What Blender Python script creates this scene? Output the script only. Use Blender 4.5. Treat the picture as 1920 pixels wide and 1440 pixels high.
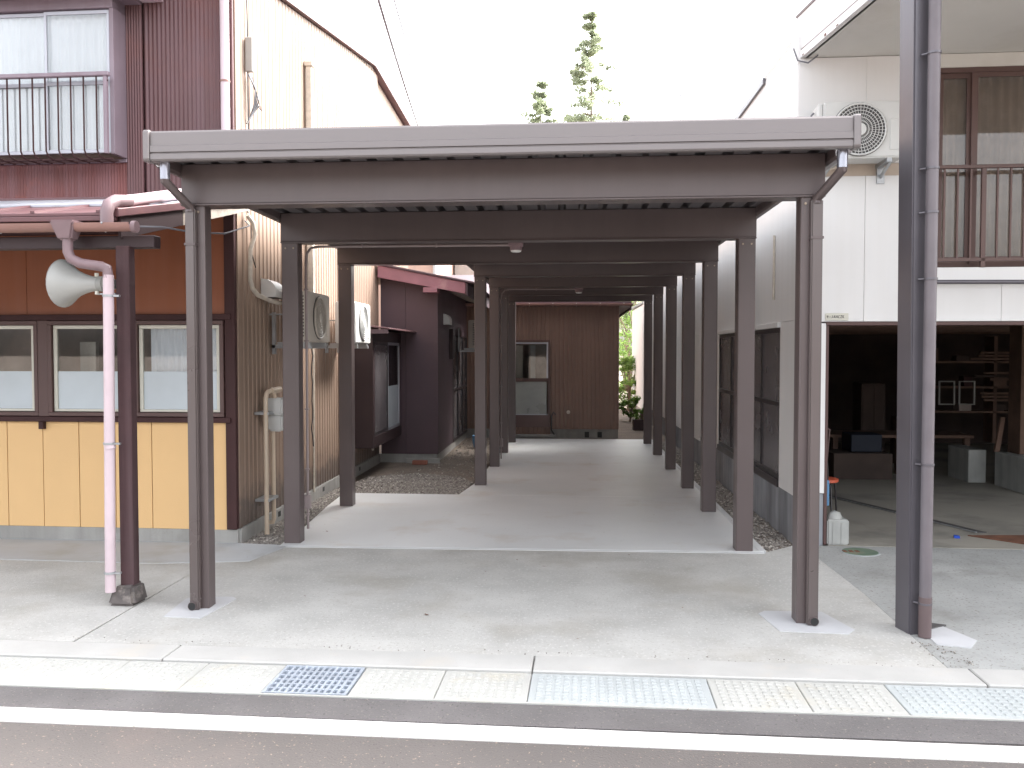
import bpy, bmesh, math, random
from mathutils import Vector, Matrix
random.seed(7)
for o in list(bpy.data.objects): bpy.data.objects.remove(o)
sc = bpy.context.scene
C = sc.collection

# ------------------------------------------------------------------ camera, sky, sun, exposure
CAMH = 1.65
cam = bpy.data.cameras.new('camera'); co = bpy.data.objects.new('camera', cam); C.objects.link(co)
cam.sensor_width = 36.0; cam.lens = 36.0*1650/1920
cam.clip_start = 0.05; cam.clip_end = 3000
co.location = (0, 0, CAMH)
co.rotation_euler = (math.radians(90)-math.atan(58/1650), 0, math.atan(101/1650))
sc.camera = co
w = bpy.data.worlds.new('World'); sc.world = w; w.use_nodes = True
nt = w.node_tree; nt.nodes.clear()
sky = nt.nodes.new('ShaderNodeTexSky'); sky.sky_type = 'NISHITA'; sky.sun_disc = False
SUN_EL, SUN_AZ = 48.0, 50.0           # degrees; azimuth measured from +Y towards +X
sky.sun_elevation = math.radians(SUN_EL); sky.sun_rotation = math.radians(SUN_AZ)
sky.dust_density = 6.0; sky.air_density = 1.0; sky.ozone_density = 1.0
hs = nt.nodes.new('ShaderNodeHueSaturation'); hs.inputs['Saturation'].default_value = 0.22
bg = nt.nodes.new('ShaderNodeBackground'); bg.inputs['Strength'].default_value = 0.15
wo = nt.nodes.new('ShaderNodeOutputWorld')
nt.links.new(sky.outputs[0], hs.inputs['Color']); nt.links.new(hs.outputs[0], bg.inputs[0]); nt.links.new(bg.outputs[0], wo.inputs[0])
sl = bpy.data.lights.new('sun', 'SUN'); sl.energy = 0.5; sl.angle = math.radians(20); sl.color = (1.0, 0.96, 0.9)
so = bpy.data.objects.new('sun', sl); C.objects.link(so)
so.rotation_euler = (math.radians(90-SUN_EL), 0, math.radians(180-SUN_AZ))
sc.view_settings.view_transform = 'Standard'; sc.view_settings.look = 'None'
sc.view_settings.gamma = 1.0; sc.view_settings.use_curve_mapping = False
sc.view_settings.exposure = 2.75

# ------------------------------------------------------------------ materials
MATS = {}
def mat(name, col, rough=0.6, metal=0.0, var=0.12, scale=3.0, bump=0.0, bscale=60.0, speck=None, streak=0.0,
        streak_col=None, stain=None, spec=0.5, transl=None, grid=None, coat=0.0, low=None, sxy=9):
    """procedural paint / concrete / metal: colour with cloudy variation, optional grain, run-off streaks and stains"""
    m = bpy.data.materials.new(name); m.use_nodes = True
    n = m.node_tree.nodes; L = m.node_tree.links
    b = n['Principled BSDF']
    b.inputs['Roughness'].default_value = rough; b.inputs['Metallic'].default_value = metal
    b.inputs['Specular IOR Level'].default_value = spec
    if coat: b.inputs['Coat Weight'].default_value = coat; b.inputs['Coat Roughness'].default_value = 0.15
    geo = n.new('ShaderNodeNewGeometry')
    def noise(sc_, det=4, mp=None, rgh=0.55):
        t = n.new('ShaderNodeTexNoise'); t.inputs['Scale'].default_value = sc_; t.inputs['Detail'].default_value = det
        t.inputs['Roughness'].default_value = rgh
        if mp:
            k = n.new('ShaderNodeMapping'); k.inputs['Scale'].default_value = mp
            L.new(geo.outputs['Position'], k.inputs[0]); L.new(k.outputs[0], t.inputs['Vector'])
        else: L.new(geo.outputs['Position'], t.inputs['Vector'])
        return t
    def ramp(src, a, b_, ca=(0, 0, 0, 1), cb=(1, 1, 1, 1)):
        r = n.new('ShaderNodeValToRGB'); r.color_ramp.elements[0].position = a; r.color_ramp.elements[1].position = b_
        r.color_ramp.elements[0].color = ca; r.color_ramp.elements[1].color = cb
        L.new(src, r.inputs[0]); return r
    def mix(fac, A, B, mode='MIX'):
        x = n.new('ShaderNodeMix'); x.data_type = 'RGBA'; x.blend_type = mode
        if isinstance(fac, float): x.inputs[0].default_value = fac
        else: L.new(fac, x.inputs[0])
        for s, v in ((x.inputs[6], A), (x.inputs[7], B)):
            if isinstance(v, tuple): s.default_value = (*v[:3], 1)
            else: L.new(v, s)
        return x.outputs[2]
    t = noise(scale, 5)
    r = ramp(t.outputs[0], 0.3, 0.7, (1-var,)*3+(1,), (1+var,)*3+(1,))
    c = mix(1.0, tuple(col), r.outputs[0], 'MULTIPLY')
    if speck:
        t2 = noise(speck[0], 2); r2 = ramp(t2.outputs[0], speck[1], speck[1]+0.06)
        c = mix(r2.outputs[0], c, tuple(speck[2]))
        if len(speck) > 3:
            t3 = noise(speck[0]*0.8, 2, (1.3, 0.9, 1.1)); r3 = ramp(t3.outputs[0], speck[1]-0.02, speck[1]+0.05)
            c = mix(r3.outputs[0], c, tuple(speck[3]))
    if streak:
        ts = noise(1.0, 5, (sxy, sxy, 0.35), 0.6); rs = ramp(ts.outputs[0], 0.42, 0.72)
        mu = n.new('ShaderNodeMath'); mu.operation = 'MULTIPLY'; mu.inputs[1].default_value = streak
        L.new(rs.outputs[0], mu.inputs[0])
        c = mix(mu.outputs[0], c, tuple(streak_col or [v*0.55 for v in col]))
    if stain:   # (scale, threshold, colour, amount)
        tt = noise(stain[0], 6, None, 0.62); rt = ramp(tt.outputs[0], stain[1], stain[1]+0.14)
        mu = n.new('ShaderNodeMath'); mu.operation = 'MULTIPLY'; mu.inputs[1].default_value = stain[3]
        L.new(rt.outputs[0], mu.inputs[0]); c = mix(mu.outputs[0], c, tuple(stain[2]))
    if low:     # (top z, colour, amount): splash dirt near the ground
        sx = n.new('ShaderNodeSeparateXYZ'); L.new(geo.outputs['Position'], sx.inputs[0])
        tn = noise(7, 5); ad = n.new('ShaderNodeMath'); ad.operation = 'MULTIPLY_ADD'; ad.inputs[1].default_value = -low[0]*1.3
        L.new(tn.outputs[0], ad.inputs[0]); L.new(sx.outputs[2], ad.inputs[2])
        rl = ramp(ad.outputs[0], 0.0, 1.0, (low[2],)*3+(1,), (0, 0, 0, 1))
        rl.color_ramp.elements[0].position = 0.0; rl.color_ramp.elements[1].position = max(0.02, low[0]*0.45)
        c = mix(rl.outputs[0], c, tuple(low[1]))
    L.new(c, b.inputs['Base Color'])
    rr = n.new('ShaderNodeMapRange'); rr.inputs[3].default_value = max(0.03, rough-0.1); rr.inputs[4].default_value = min(1, rough+0.1)
    L.new(t.outputs[0], rr.inputs[0]); L.new(rr.outputs[0], b.inputs['Roughness'])
    if bump or grid:
        bp = n.new('ShaderNodeBump'); bp.inputs['Strength'].default_value = bump or 0.5; bp.inputs['Distance'].default_value = 0.004
        tb = noise(bscale, 3)
        h = tb.outputs[0]
        L.new(h, bp.inputs['Height']); L.new(bp.outputs[0], b.inputs['Normal'])
    if transl:
        tr = n.new('ShaderNodeBsdfTranslucent'); L.new(c, tr.inputs[0]); mx = n.new('ShaderNodeMixShader'); mx.inputs[0].default_value = transl
        L.new(b.outputs[0], mx.inputs[1]); L.new(tr.outputs[0], mx.inputs[2]); L.new(mx.outputs[0], n['Material Output'].inputs[0])
    MATS[name] = m; return m
def glass(name, tint=(0.75, 0.8, 0.8), rough=0.02):
    m = bpy.data.materials.new(name); m.use_nodes = True; n = m.node_tree.nodes; L = m.node_tree.links
    n.remove(n['Principled BSDF'])
    tr = n.new('ShaderNodeBsdfTransparent'); tr.inputs[0].default_value = (*tint, 1)
    gl = n.new('ShaderNodeBsdfGlossy'); gl.inputs['Roughness'].default_value = rough
    fr = n.new('ShaderNodeFresnel'); fr.inputs[0].default_value = 1.52
    ad = n.new('ShaderNodeMath'); ad.operation = 'MULTIPLY_ADD'; ad.inputs[1].default_value = 1.0; ad.inputs[2].default_value = 0.01
    mx = n.new('ShaderNodeMixShader'); L.new(fr.outputs[0], ad.inputs[0]); L.new(ad.outputs[0], mx.inputs[0])
    L.new(tr.outputs[0], mx.inputs[1]); L.new(gl.outputs[0], mx.inputs[2]); L.new(mx.outputs[0], n['Material Output'].inputs[0])
    MATS[name] = m; return m

steel = mat('brown_steel', (0.112, 0.086, 0.084), 0.36, 0.15, 0.06, 2.0, 0.05, 300, spec=0.6, streak=0.15)
steelf = mat('fascia_aluminium', (0.20, 0.178, 0.176), 0.36, 0.3, 0.04, 2.0, spec=0.6)
deckm = mat('deck_underside', (0.13, 0.12, 0.125), 0.5, 0.2, 0.05)
poles = mat('grey_steel_pole', (0.125, 0.116, 0.13), 0.34, 0.35, 0.08, 3.0, 0.04, 200, spec=0.7, streak=0.25)
polepipe = mat('grey_pipe', (0.15, 0.13, 0.14), 0.45, 0.1, 0.12, 5.0, streak=0.5, streak_col=(0.22, 0.21, 0.235))
brownpipe = mat('dark_brown_pipe', (0.12, 0.085, 0.085), 0.4)
shiny = mat('shiny_outlet', (0.32, 0.32, 0.36), 0.22, 0.7, 0.04)
bolt = mat('bolt', (0.35, 0.28, 0.22), 0.4, 0.6)
asph = mat('asphalt', (0.104, 0.092, 0.087), 0.85, 0, 0.12, 1.4, 0.9, 110, speck=(75, 0.66, (0.27, 0.21, 0.165), (0.075, 0.066, 0.064)), stain=(0.7, 0.56, (0.13, 0.10, 0.09), 0.5))
asph2 = mat('asphalt_edge', (0.124, 0.115, 0.114), 0.85, 0, 0.16, 2.5, 0.8, 130, speck=(75, 0.64, (0.22, 0.195, 0.17), (0.085, 0.078, 0.078)), stain=(1.5, 0.52, (0.10, 0.092, 0.09), 0.6))
paint = mat('road_paint', (0.78, 0.76, 0.72), 0.6, 0, 0.04, 2, 0.5, 90, speck=(60, 0.66, (0.5, 0.44, 0.36)), stain=(1.3, 0.6, (0.6, 0.52, 0.44), 0.5))
kerbm = mat('kerb_concrete', (0.45, 0.44, 0.42), 0.8, 0, 0.08, 3, 0.5, 120, speck=(90, 0.68, (0.4, 0.37, 0.33)), stain=(2.2, 0.55, (0.50, 0.46, 0.40), 0.6))
coverm = mat('cover_concrete', (0.43, 0.425, 0.40), 0.8, 0, 0.06, 4, 0.5, 120, speck=(120, 0.68, (0.4, 0.37, 0.31)), stain=(3, 0.56, (0.46, 0.42, 0.34), 0.6))
coverg = mat('cover_concrete_grey', (0.40, 0.42, 0.42), 0.8, 0, 0.06, 4, 0.5, 120, speck=(120, 0.68, (0.36, 0.36, 0.34)), stain=(3, 0.56, (0.42, 0.44, 0.42), 0.6))
apron = mat('apron_concrete', (0.47, 0.46, 0.435), 0.85, 0, 0.14, 2.3, 0.9, 130, speck=(48, 0.60, (0.40, 0.38, 0.35), (0.54, 0.53, 0.505)), stain=(0.9, 0.50, (0.34, 0.31, 0.265), 0.55))
apronr = mat('old_forecourt_concrete', (0.37, 0.372, 0.36), 0.85, 0, 0.16, 2.0, 0.8, 110, speck=(45, 0.60, (0.26, 0.25, 0.23), (0.38, 0.375, 0.36)), stain=(1.1, 0.54, (0.24, 0.235, 0.215), 0.75))
slabm = mat('new_slab_concrete', (0.68, 0.685, 0.68), 0.48, 0, 0.07, 0.8, 0.25, 70, speck=(38, 0.70, (0.5, 0.48, 0.46)), stain=(1.2, 0.55, (0.57, 0.52, 0.46), 0.6), spec=0.5)
slabe = mat('slab_edge_mortar', (0.60, 0.60, 0.60), 0.75, 0, 0.06, 3, 0.3, 90)
patch = mat('fresh_mortar', (0.53, 0.53, 0.54), 0.7, 0, 0.05, 5, 0.3, 90, stain=(5, 0.55, (0.5, 0.5, 0.5), 0.4))
oldstrip = mat('pale_screed', (0.46, 0.47, 0.48), 0.75, 0, 0.07, 2, 0.3, 90, stain=(1.6, 0.5, (0.38, 0.37, 0.33), 0.6))
gfloor = mat('garage_floor', (0.35, 0.325, 0.28), 0.7, 0, 0.12, 1, 0.3, 60, stain=(0.9, 0.5, (0.18, 0.175, 0.155), 0.7))
dirt = mat('dirt', (0.19, 0.15, 0.12), 0.95, 0, 0.2, 3, 1.0, 50, speck=(60, 0.62, (0.28, 0.25, 0.2), (0.1, 0.08, 0.06)))
grav = mat('gravel_stone', (0.25, 0.225, 0.20), 0.85, 0, 0.45, 37, speck=(23, 0.58, (0.52, 0.48, 0.43), (0.13, 0.11, 0.10)))
found = mat('foundation_concrete', (0.33, 0.32, 0.30), 0.85, 0, 0.12, 3, 0.5, 60, streak=0.4, stain=(4, 0.55, (0.2, 0.19, 0.17), 0.5))
foundd = mat('stained_foundation', (0.30, 0.31, 0.33), 0.85, 0, 0.15, 3, 0.5, 60, streak=0.85, streak_col=(0.10, 0.10, 0.11), sxy=3.2)
yellow = mat('yellow_board', (0.73, 0.47, 0.22), 0.6, 0, 0.03, 1.5, 0.25, 90, streak=0.10, streak_col=(0.7, 0.45, 0.2))
orange = mat('orange_board', (0.27, 0.085, 0.035), 0.5, 0, 0.10, 1.5, streak=0.3, streak_col=(0.33, 0.13, 0.08))
trim = mat('dark_brown_trim', (0.048, 0.020, 0.020), 0.7, 0, 0.15, 4, 0.2, 80, streak=0.3, streak_col=(0.08, 0.04, 0.038), spec=0.3)
winfr = mat('brown_window_frame', (0.095, 0.050, 0.045), 0.5, 0.0, 0.06)
cream = mat('cream_sash', (0.62, 0.60, 0.52), 0.5, 0, 0.04)
silver = mat('silver_sash', (0.42, 0.42, 0.46), 0.35, 0.4, 0.05)
maroon = mat('maroon_corrugated', (0.118, 0.056, 0.058), 0.45, 0.1, 0.15, 1.2, spec=0.5, streak=0.5, streak_col=(0.17, 0.105, 0.12), stain=(1.1, 0.55, (0.16, 0.06, 0.05), 0.6))
redrust = mat('faded_red_metal', (0.19, 0.065, 0.062), 0.5, 0.1, 0.2, 2, streak=0.6, streak_col=(0.26, 0.15, 0.17), stain=(2.6, 0.58, (0.33, 0.09, 0.05), 0.7))
lav = mat('faded_grey_maroon', (0.24, 0.19, 0.22), 0.5, 0, 0.12, 2, streak=0.4, streak_col=(0.17, 0.10, 0.12))
roofm = mat('maroon_roof', (0.125, 0.06, 0.065), 0.42, 0.1, 0.18, 2, streak=0.0, stain=(3, 0.55, (0.19, 0.09, 0.08), 0.6))
roofg = mat('grey_roof_metal', (0.38, 0.39, 0.43), 0.35, 0.3, 0.12, 3, stain=(4, 0.56, (0.24, 0.19, 0.2), 0.6))
gut = mat('copper_brown_gutter', (0.29, 0.16, 0.135), 0.45, 0, 0.12, 4, stain=(5, 0.56, (0.19, 0.11, 0.1), 0.6))
leader = mat('leader_box', (0.22, 0.15, 0.16), 0.45, 0, 0.12, 5)
pink = mat('pink_pvc', (0.58, 0.47, 0.50), 0.45, 0, 0.07, 5, streak=0.35, streak_col=(0.5, 0.31, 0.31))
darkwood = mat('dark_post_wood', (0.055, 0.024, 0.026), 0.75, 0, 0.2, 4, 0.4, 60, streak=0.5, streak_col=(0.13, 0.085, 0.09))
oldwood = mat('weathered_grey_wood', (0.42, 0.37, 0.32), 0.85, 0, 0.25, 8, 0.6, 40, stain=(9, 0.5, (0.2, 0.16, 0.13), 0.7))
stone = mat('post_base_stone', (0.11, 0.095, 0.09), 0.85, 0, 0.35, 11, 0.9, 40, stain=(12, 0.55, (0.32, 0.28, 0.25), 0.6))
tan = mat('tan_corrugated', (0.285, 0.20, 0.15), 0.5, 0.05, 0.07, 1.2, spec=0.5, streak=0.3, streak_col=(0.33, 0.24, 0.185), low=(0.42, (0.09, 0.075, 0.07), 0.7))
brownc = mat('brown_corrugated', (0.22, 0.135, 0.105), 0.48, 0.05, 0.12, 1.5, streak=0.4, streak_col=(0.27, 0.18, 0.14))
annexm = mat('dark_maroon_board', (0.085, 0.052, 0.062), 0.6, 0, 0.08, 2, 0.2, 100)
annexd = mat('near_black_maroon', (0.035, 0.018, 0.020), 0.55, 0, 0.1, 2)
fasred = mat('faded_red_fascia', (0.26, 0.115, 0.14), 0.55, 0, 0.15, 3, stain=(3.5, 0.55, (0.42, 0.25, 0.25), 0.6))
soff = mat('soffit_board', (0.34, 0.28, 0.25), 0.7)
white = mat('white_siding', (0.74, 0.73, 0.72), 0.55, 0, 0.03, 1, streak=0.22, streak_col=(0.64, 0.62, 0.58))
whites = mat('white_soffit', (0.62, 0.60, 0.56), 0.7, 0, 0.04, 1.5, stain=(1.3, 0.55, (0.52, 0.49, 0.43), 0.5))
beige = mat('beige_band', (0.55, 0.46, 0.38), 0.7)
frameb = mat('reddish_brown_frame', (0.115, 0.068, 0.06), 0.4, 0.2, 0.08)
blackf = mat('black_window_frame', (0.035, 0.028, 0.030), 0.4, 0.2)
smoke = mat('dusty_wired_glass', (0.10, 0.09, 0.095), 0.25, 0, 0.3, 2.5, streak=0.5, streak_col=(0.17, 0.16, 0.16), spec=0.6)
frost = mat('frosted_glass', (0.50, 0.56, 0.60), 0.22, 0, 0.08, 1.5, spec=0.7, coat=0.3)
frostd = mat('frosted_glass_dim', (0.30, 0.31, 0.29), 0.3, 0, 0.25, 1.5, spec=0.7)
curt = mat('white_curtain', (0.84, 0.86, 0.90), 0.9, 0, 0.05, 3)
curtc = mat('beige_curtain', (0.50, 0.46, 0.41), 0.9, 0, 0.2, 4, streak=0.4, streak_col=(0.3, 0.26, 0.22))
acw = mat('ac_white', (0.62, 0.62, 0.60), 0.4, 0, 0.03)
acbg = mat('ac_beige', (0.52, 0.47, 0.41), 0.45, 0, 0.05, 4)
acd = mat('ac_grille_shadow', (0.09, 0.085, 0.085), 0.6)
galv = mat('galvanised', (0.40, 0.41, 0.42), 0.4, 0.6, 0.15, 8)
hornm = mat('horn_grey', (0.38, 0.38, 0.36), 0.45, 0, 0.08, 6, stain=(7, 0.62, (0.4, 0.34, 0.27), 0.5))
hornd = mat('horn_driver', (0.27, 0.27, 0.25), 0.5)
black = mat('black', (0.012, 0.012, 0.012), 0.5)
pvc = mat('beige_pvc', (0.62, 0.50, 0.38), 0.45, 0, 0.05, 5)
pvcw = mat('pale_tape_wrap', (0.60, 0.54, 0.46), 0.7, 0, 0.12, 20)
mat('dull_blue', (0.012, 0.016, 0.03), 0.7)
mat('downpipe_steel', (0.118, 0.094, 0.090), 0.3, 0.2, 0.05, 2.0, spec=0.7, streak=0.15)
rubber = mat('cable', (0.06, 0.055, 0.055), 0.6)
cablew = mat('pale_cable', (0.16, 0.16, 0.18), 0.6)
room = mat('dim_room', (0.34, 0.26, 0.22), 0.9, 0, 0.4, 2)
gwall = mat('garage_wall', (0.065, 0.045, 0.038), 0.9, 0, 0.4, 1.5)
gwood = mat('garage_timber', (0.15, 0.09, 0.065), 0.8, 0, 0.25, 5)
blockm = mat('concrete_block', (0.40, 0.40, 0.38), 0.85, 0, 0.1, 6, 0.5, 60, streak=0.5)
rust = mat('rust', (0.17, 0.075, 0.045), 0.8, 0, 0.3, 9)
mgreen = mat('manhole_green', (0.15, 0.21, 0.15), 0.7, 0, 0.2, 9, 0.6, 60, stain=(9, 0.5, (0.28, 0.2, 0.14), 0.5))
blue = mat('blue_plastic', (0.10, 0.24, 0.42), 0.45)
blued = mat('bright_blue_scrap', (0.02, 0.08, 0.5), 0.5)
redseat = mat('red_vinyl', (0.62, 0.12, 0.06), 0.45)
peach = mat('peach_wall', (0.66, 0.45, 0.36), 0.7)
greyw = mat('grey_wall', (0.34, 0.33, 0.31), 0.8)
brick = mat('red_brick', (0.30, 0.12, 0.085), 0.85, 0, 0.2, 12)
leafc = mat('conifer_leaf', (0.34, 0.38, 0.26), 0.7, 0, 0.3, 1.3, transl=0.6)  # leaf colour paled to stand in for lens glare over the crowns
leafg = mat('bright_leaf', (0.19, 0.30, 0.07), 0.6, 0, 0.4, 2.0, transl=0.5)
bark = mat('bark', (0.24, 0.18, 0.14), 0.9, 0, 0.3, 6)
mat('conduit_grey', (0.29, 0.235, 0.23), 0.5)
lampw = mat('lamp_cover', (0.72, 0.72, 0.70), 0.3)
galvg = mat('grate_steel', (0.42, 0.46, 0.52), 0.5, 0.2, 0.15, 14)
pit = mat('drain_pit', (0.015, 0.02, 0.024), 0.8)
tealf = mat('dusty_green', (0.1, 0.22, 0.16), 0.7)
clear = glass('clear_glass', (0.95, 0.96, 0.96))
gdark = glass('grey_glass', (0.85, 0.82, 0.80))

# ------------------------------------------------------------------ mesh helpers
class MB:
    """collects shapes, in world coordinates (through matrix M), into one mesh"""
    def __init__(s, M=None): s.v = []; s.f = []; s.M = M
    def add(s, vs, fs):
        o = len(s.v)
        s.v += [tuple(s.M @ Vector(p)) if s.M else tuple(p) for p in vs]
        s.f += [tuple(i+o for i in f) for f in fs]; return s
    def box(s, x0, x1, y0, y1, z0, z1):
        return s.hexa([(x0,y0,z0),(x1,y0,z0),(x1,y1,z0),(x0,y1,z0),(x0,y0,z1),(x1,y0,z1),(x1,y1,z1),(x0,y1,z1)])
    def hexa(s, p):
        return s.add(p, [(0,3,2,1),(4,5,6,7),(0,1,5,4),(1,2,6,5),(2,3,7,6),(3,0,4,7)])
    def prism(s, poly, d):
        n = len(poly); d = Vector(d); a = [Vector(p) for p in poly]
        return s.add([tuple(p) for p in a]+[tuple(p+d) for p in a],
                     [tuple(range(n))[::-1], tuple(range(n, 2*n))]+[(i,(i+1)%n,(i+1)%n+n,i+n) for i in range(n)])
    def tube(s, pts, r, n=10, cap=True, close=False):
        P = [Vector(p) for p in pts]; rs = r if isinstance(r, (list, tuple)) else [r]*len(P)
        vs = []; fs = []; up = None
        for i, p in enumerate(P):
            t = ((P[min(i+1, len(P)-1)]-p).normalized()+(p-P[max(i-1, 0)]).normalized())
            if t.length < 1e-6: t = P[min(i+1, len(P)-1)]-P[max(i-1, 0)]
            t.normalize()
            if up is None: up = Vector((0,0,1)) if abs(t.z) < 0.9 else Vector((1,0,0))
            a = t.cross(up); 
            if a.length < 1e-4: a = t.cross(Vector((0,1,0)))
            a.normalize(); b = a.cross(t); up = b
            for k in range(n):
                th = 2*math.pi*(k+0.5)/n; vs.append(p+(a*math.cos(th)+b*math.sin(th))*rs[i])
        for i in range(len(P)-1):
            for k in range(n):
                k2 = (k+1) % n; fs.append((i*n+k, i*n+k2, (i+1)*n+k2, (i+1)*n+k))
        if cap: fs += [tuple(range(n))[::-1], tuple(range((len(P)-1)*n, len(P)*n))]
        return s.add([tuple(v) for v in vs], fs)
    def sheet(s, pts, ys, dirv, thick):
        """extrude open profile 'pts' (front line) along dirv, with thickness vector"""
        n = len(pts); d = Vector(dirv); th = Vector(thick); a = [Vector(p) for p in pts]
        vs = a+[p+d for p in a]+[p+th for p in a]+[p+d+th for p in a]
        fs = []
        for i in range(n-1):
            fs += [(i,i+1,n+i+1,n+i),(2*n+i+1,2*n+i,3*n+i,3*n+i+1),(i+1,i,2*n+i,2*n+i+1),(n+i,n+i+1,3*n+i+1,3*n+i)]
        fs += [(0,n,3*n,2*n),(n-1,3*n-1,4*n-1,2*n-1)]
        return s.add([tuple(v) for v in vs], fs)
    def build(s, name, m, parent=None, bevel=0.0, smooth=False, at=None, seg=1):
        me = bpy.data.meshes.new(name)
        off = Vector(at) if at is not None else (parent_loc(parent) if parent else Vector((0,0,0)))
        me.from_pydata([tuple(Vector(p)-off) for p in s.v], [], s.f)
        if bevel or True:
            bm = bmesh.new(); bm.from_mesh(me)
            if bevel:
                es = [e for e in bm.edges if len(e.link_faces) == 2 and e.calc_face_angle(0) > 0.6]
                bmesh.ops.bevel(bm, geom=es, offset=bevel, segments=seg, affect='EDGES', clamp_overlap=True)
            bmesh.ops.recalc_face_normals(bm, faces=bm.faces)
            bm.to_mesh(me); bm.free()
        me.materials.append(m)
        if smooth:
            for p in me.polygons: p.use_smooth = True
            try: me.set_sharp_from_angle(angle=math.radians(smooth if smooth is not True else 40))
            except Exception: pass
        o = bpy.data.objects.new(name, me); C.objects.link(o)
        if parent is not None:
            o.parent = parent
        if at is not None and parent is None: o.location = off
        return o
def parent_loc(p):
    L = Vector((0,0,0))
    while p is not None: L = L+Vector(p.location); p = p.parent
    return L
def thing(name, label, cat, loc=(0,0,0), group=None):
    o = bpy.data.objects.new(name, None); C.objects.link(o); o.empty_display_size = 0.2
    o.location = loc; return tag(o, label, cat, group)
def tag(o, label=None, cat=None, group=None, kind=None):
    if label: o['label'] = label
    if cat: o['category'] = cat
    if group: o['group'] = group
    if kind: o['kind'] = kind
    return o
def struct(o, label=None): o['kind'] = 'structure'; return o
def B(*a): return MB().box(*a)
def rot2(ox, oy, deg): return Matrix.Translation((ox, oy, 0)) @ Matrix.Rotation(math.radians(deg), 4, 'Z')
ML = rot2(-2.83, 7.42, -1.8)      # street-front frame of the left house: x along the wall, y into the house
MR = rot2(1.98, 7.69, -1.8)       # the same for the right house
MS = rot2(0, 0, -1.5)             # street frame
def corr_profile(a0, a1, pitch, depth, kind='trap'):
    """list of (a, d) along a corrugated sheet"""
    out = []; a = a0; k = 0
    if kind == 'trap': seq = [(0,0),(0.32,0),(0.42,1),(0.62,1),(0.72,0)]
    elif kind == 'rib': seq = [(0,0),(0.78,0),(0.84,1),(0.94,1)]
    else: seq = [(i/8, 0.5-0.5*math.cos(2*math.pi*i/8)) for i in range(8)]
    while a < a1:
        for t, h in seq:
            q = a+t*pitch
            if q < a1: out.append((q, h*depth))
        a += pitch
    out.append((a1, 0)); return out
ICO = None
def stones(name, poly, n, smin, smax, z, m, seed=1):
    rnd = random.Random(seed); vs = []; fs = []
    xs = [p[0] for p in poly]; ys = [p[1] for p in poly]
    def inside(x, y):
        c = False; j = len(poly)-1
        for i in range(len(poly)):
            xi, yi = poly[i]; xj, yj = poly[j]
            if (yi > y) != (yj > y) and x < (xj-xi)*(y-yi)/(yj-yi)+xi: c = not c
            j = i
        return c
    base = [(1,0,0),(-1,0,0),(0,1,0),(0,-1,0),(0,0,1),(0,0,-1)]
    F = [(0,2,4),(2,1,4),(1,3,4),(3,0,4),(2,0,5),(1,2,5),(3,1,5),(0,3,5)]
    k = 0
    while k < n:
        x = rnd.uniform(min(xs), max(xs)); y = rnd.uniform(min(ys), max(ys))
        if not inside(x, y): continue
        k += 1
        s = rnd.uniform(smin, smax)*(1.5 if rnd.random() < 0.06 else 1); R = Matrix.Rotation(rnd.uniform(0, 6.3), 3, 'Z') @ Matrix.Rotation(rnd.uniform(-.5, .5), 3, 'X')
        o = len(vs)
        for b in base:
            v = R @ Vector((b[0]*s*rnd.uniform(.8,1.3), b[1]*s*rnd.uniform(.6,1), b[2]*s*rnd.uniform(.4,.7)))
            vs.append((v.x+x, v.y+y, v.z+z+s*0.2))
        fs += [tuple(i+o for i in f) for f in F]
    me = bpy.data.meshes.new(name); me.from_pydata(vs, [], fs); me.materials.append(m)
    o = bpy.data.objects.new(name, me); C.objects.link(o); o['kind'] = 'stuff'; return o

# ------------------------------------------------------------------ the ground
struct(MB().prism([(-400,-400,-0.12),(400,-400,-0.12),(400,900,-0.12),(-400,900,-0.12)], (0,0,0.06)).build('ground', dirt))
road = MB(MS).box(-60, 60, -12, 4.10, -0.07, -0.018); struct(road.build('road', asph))
st = MB(MS).box(-60, 60, 3.86, 4.10, -0.018, -0.012); struct(st.build('road_edge_strip', asph2))
mk = MB(rot2(0, 0, -1.75)).box(-60, 60, 3.70, 3.845, -0.018, -0.012); struct(mk.build('road_marking', paint))
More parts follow.
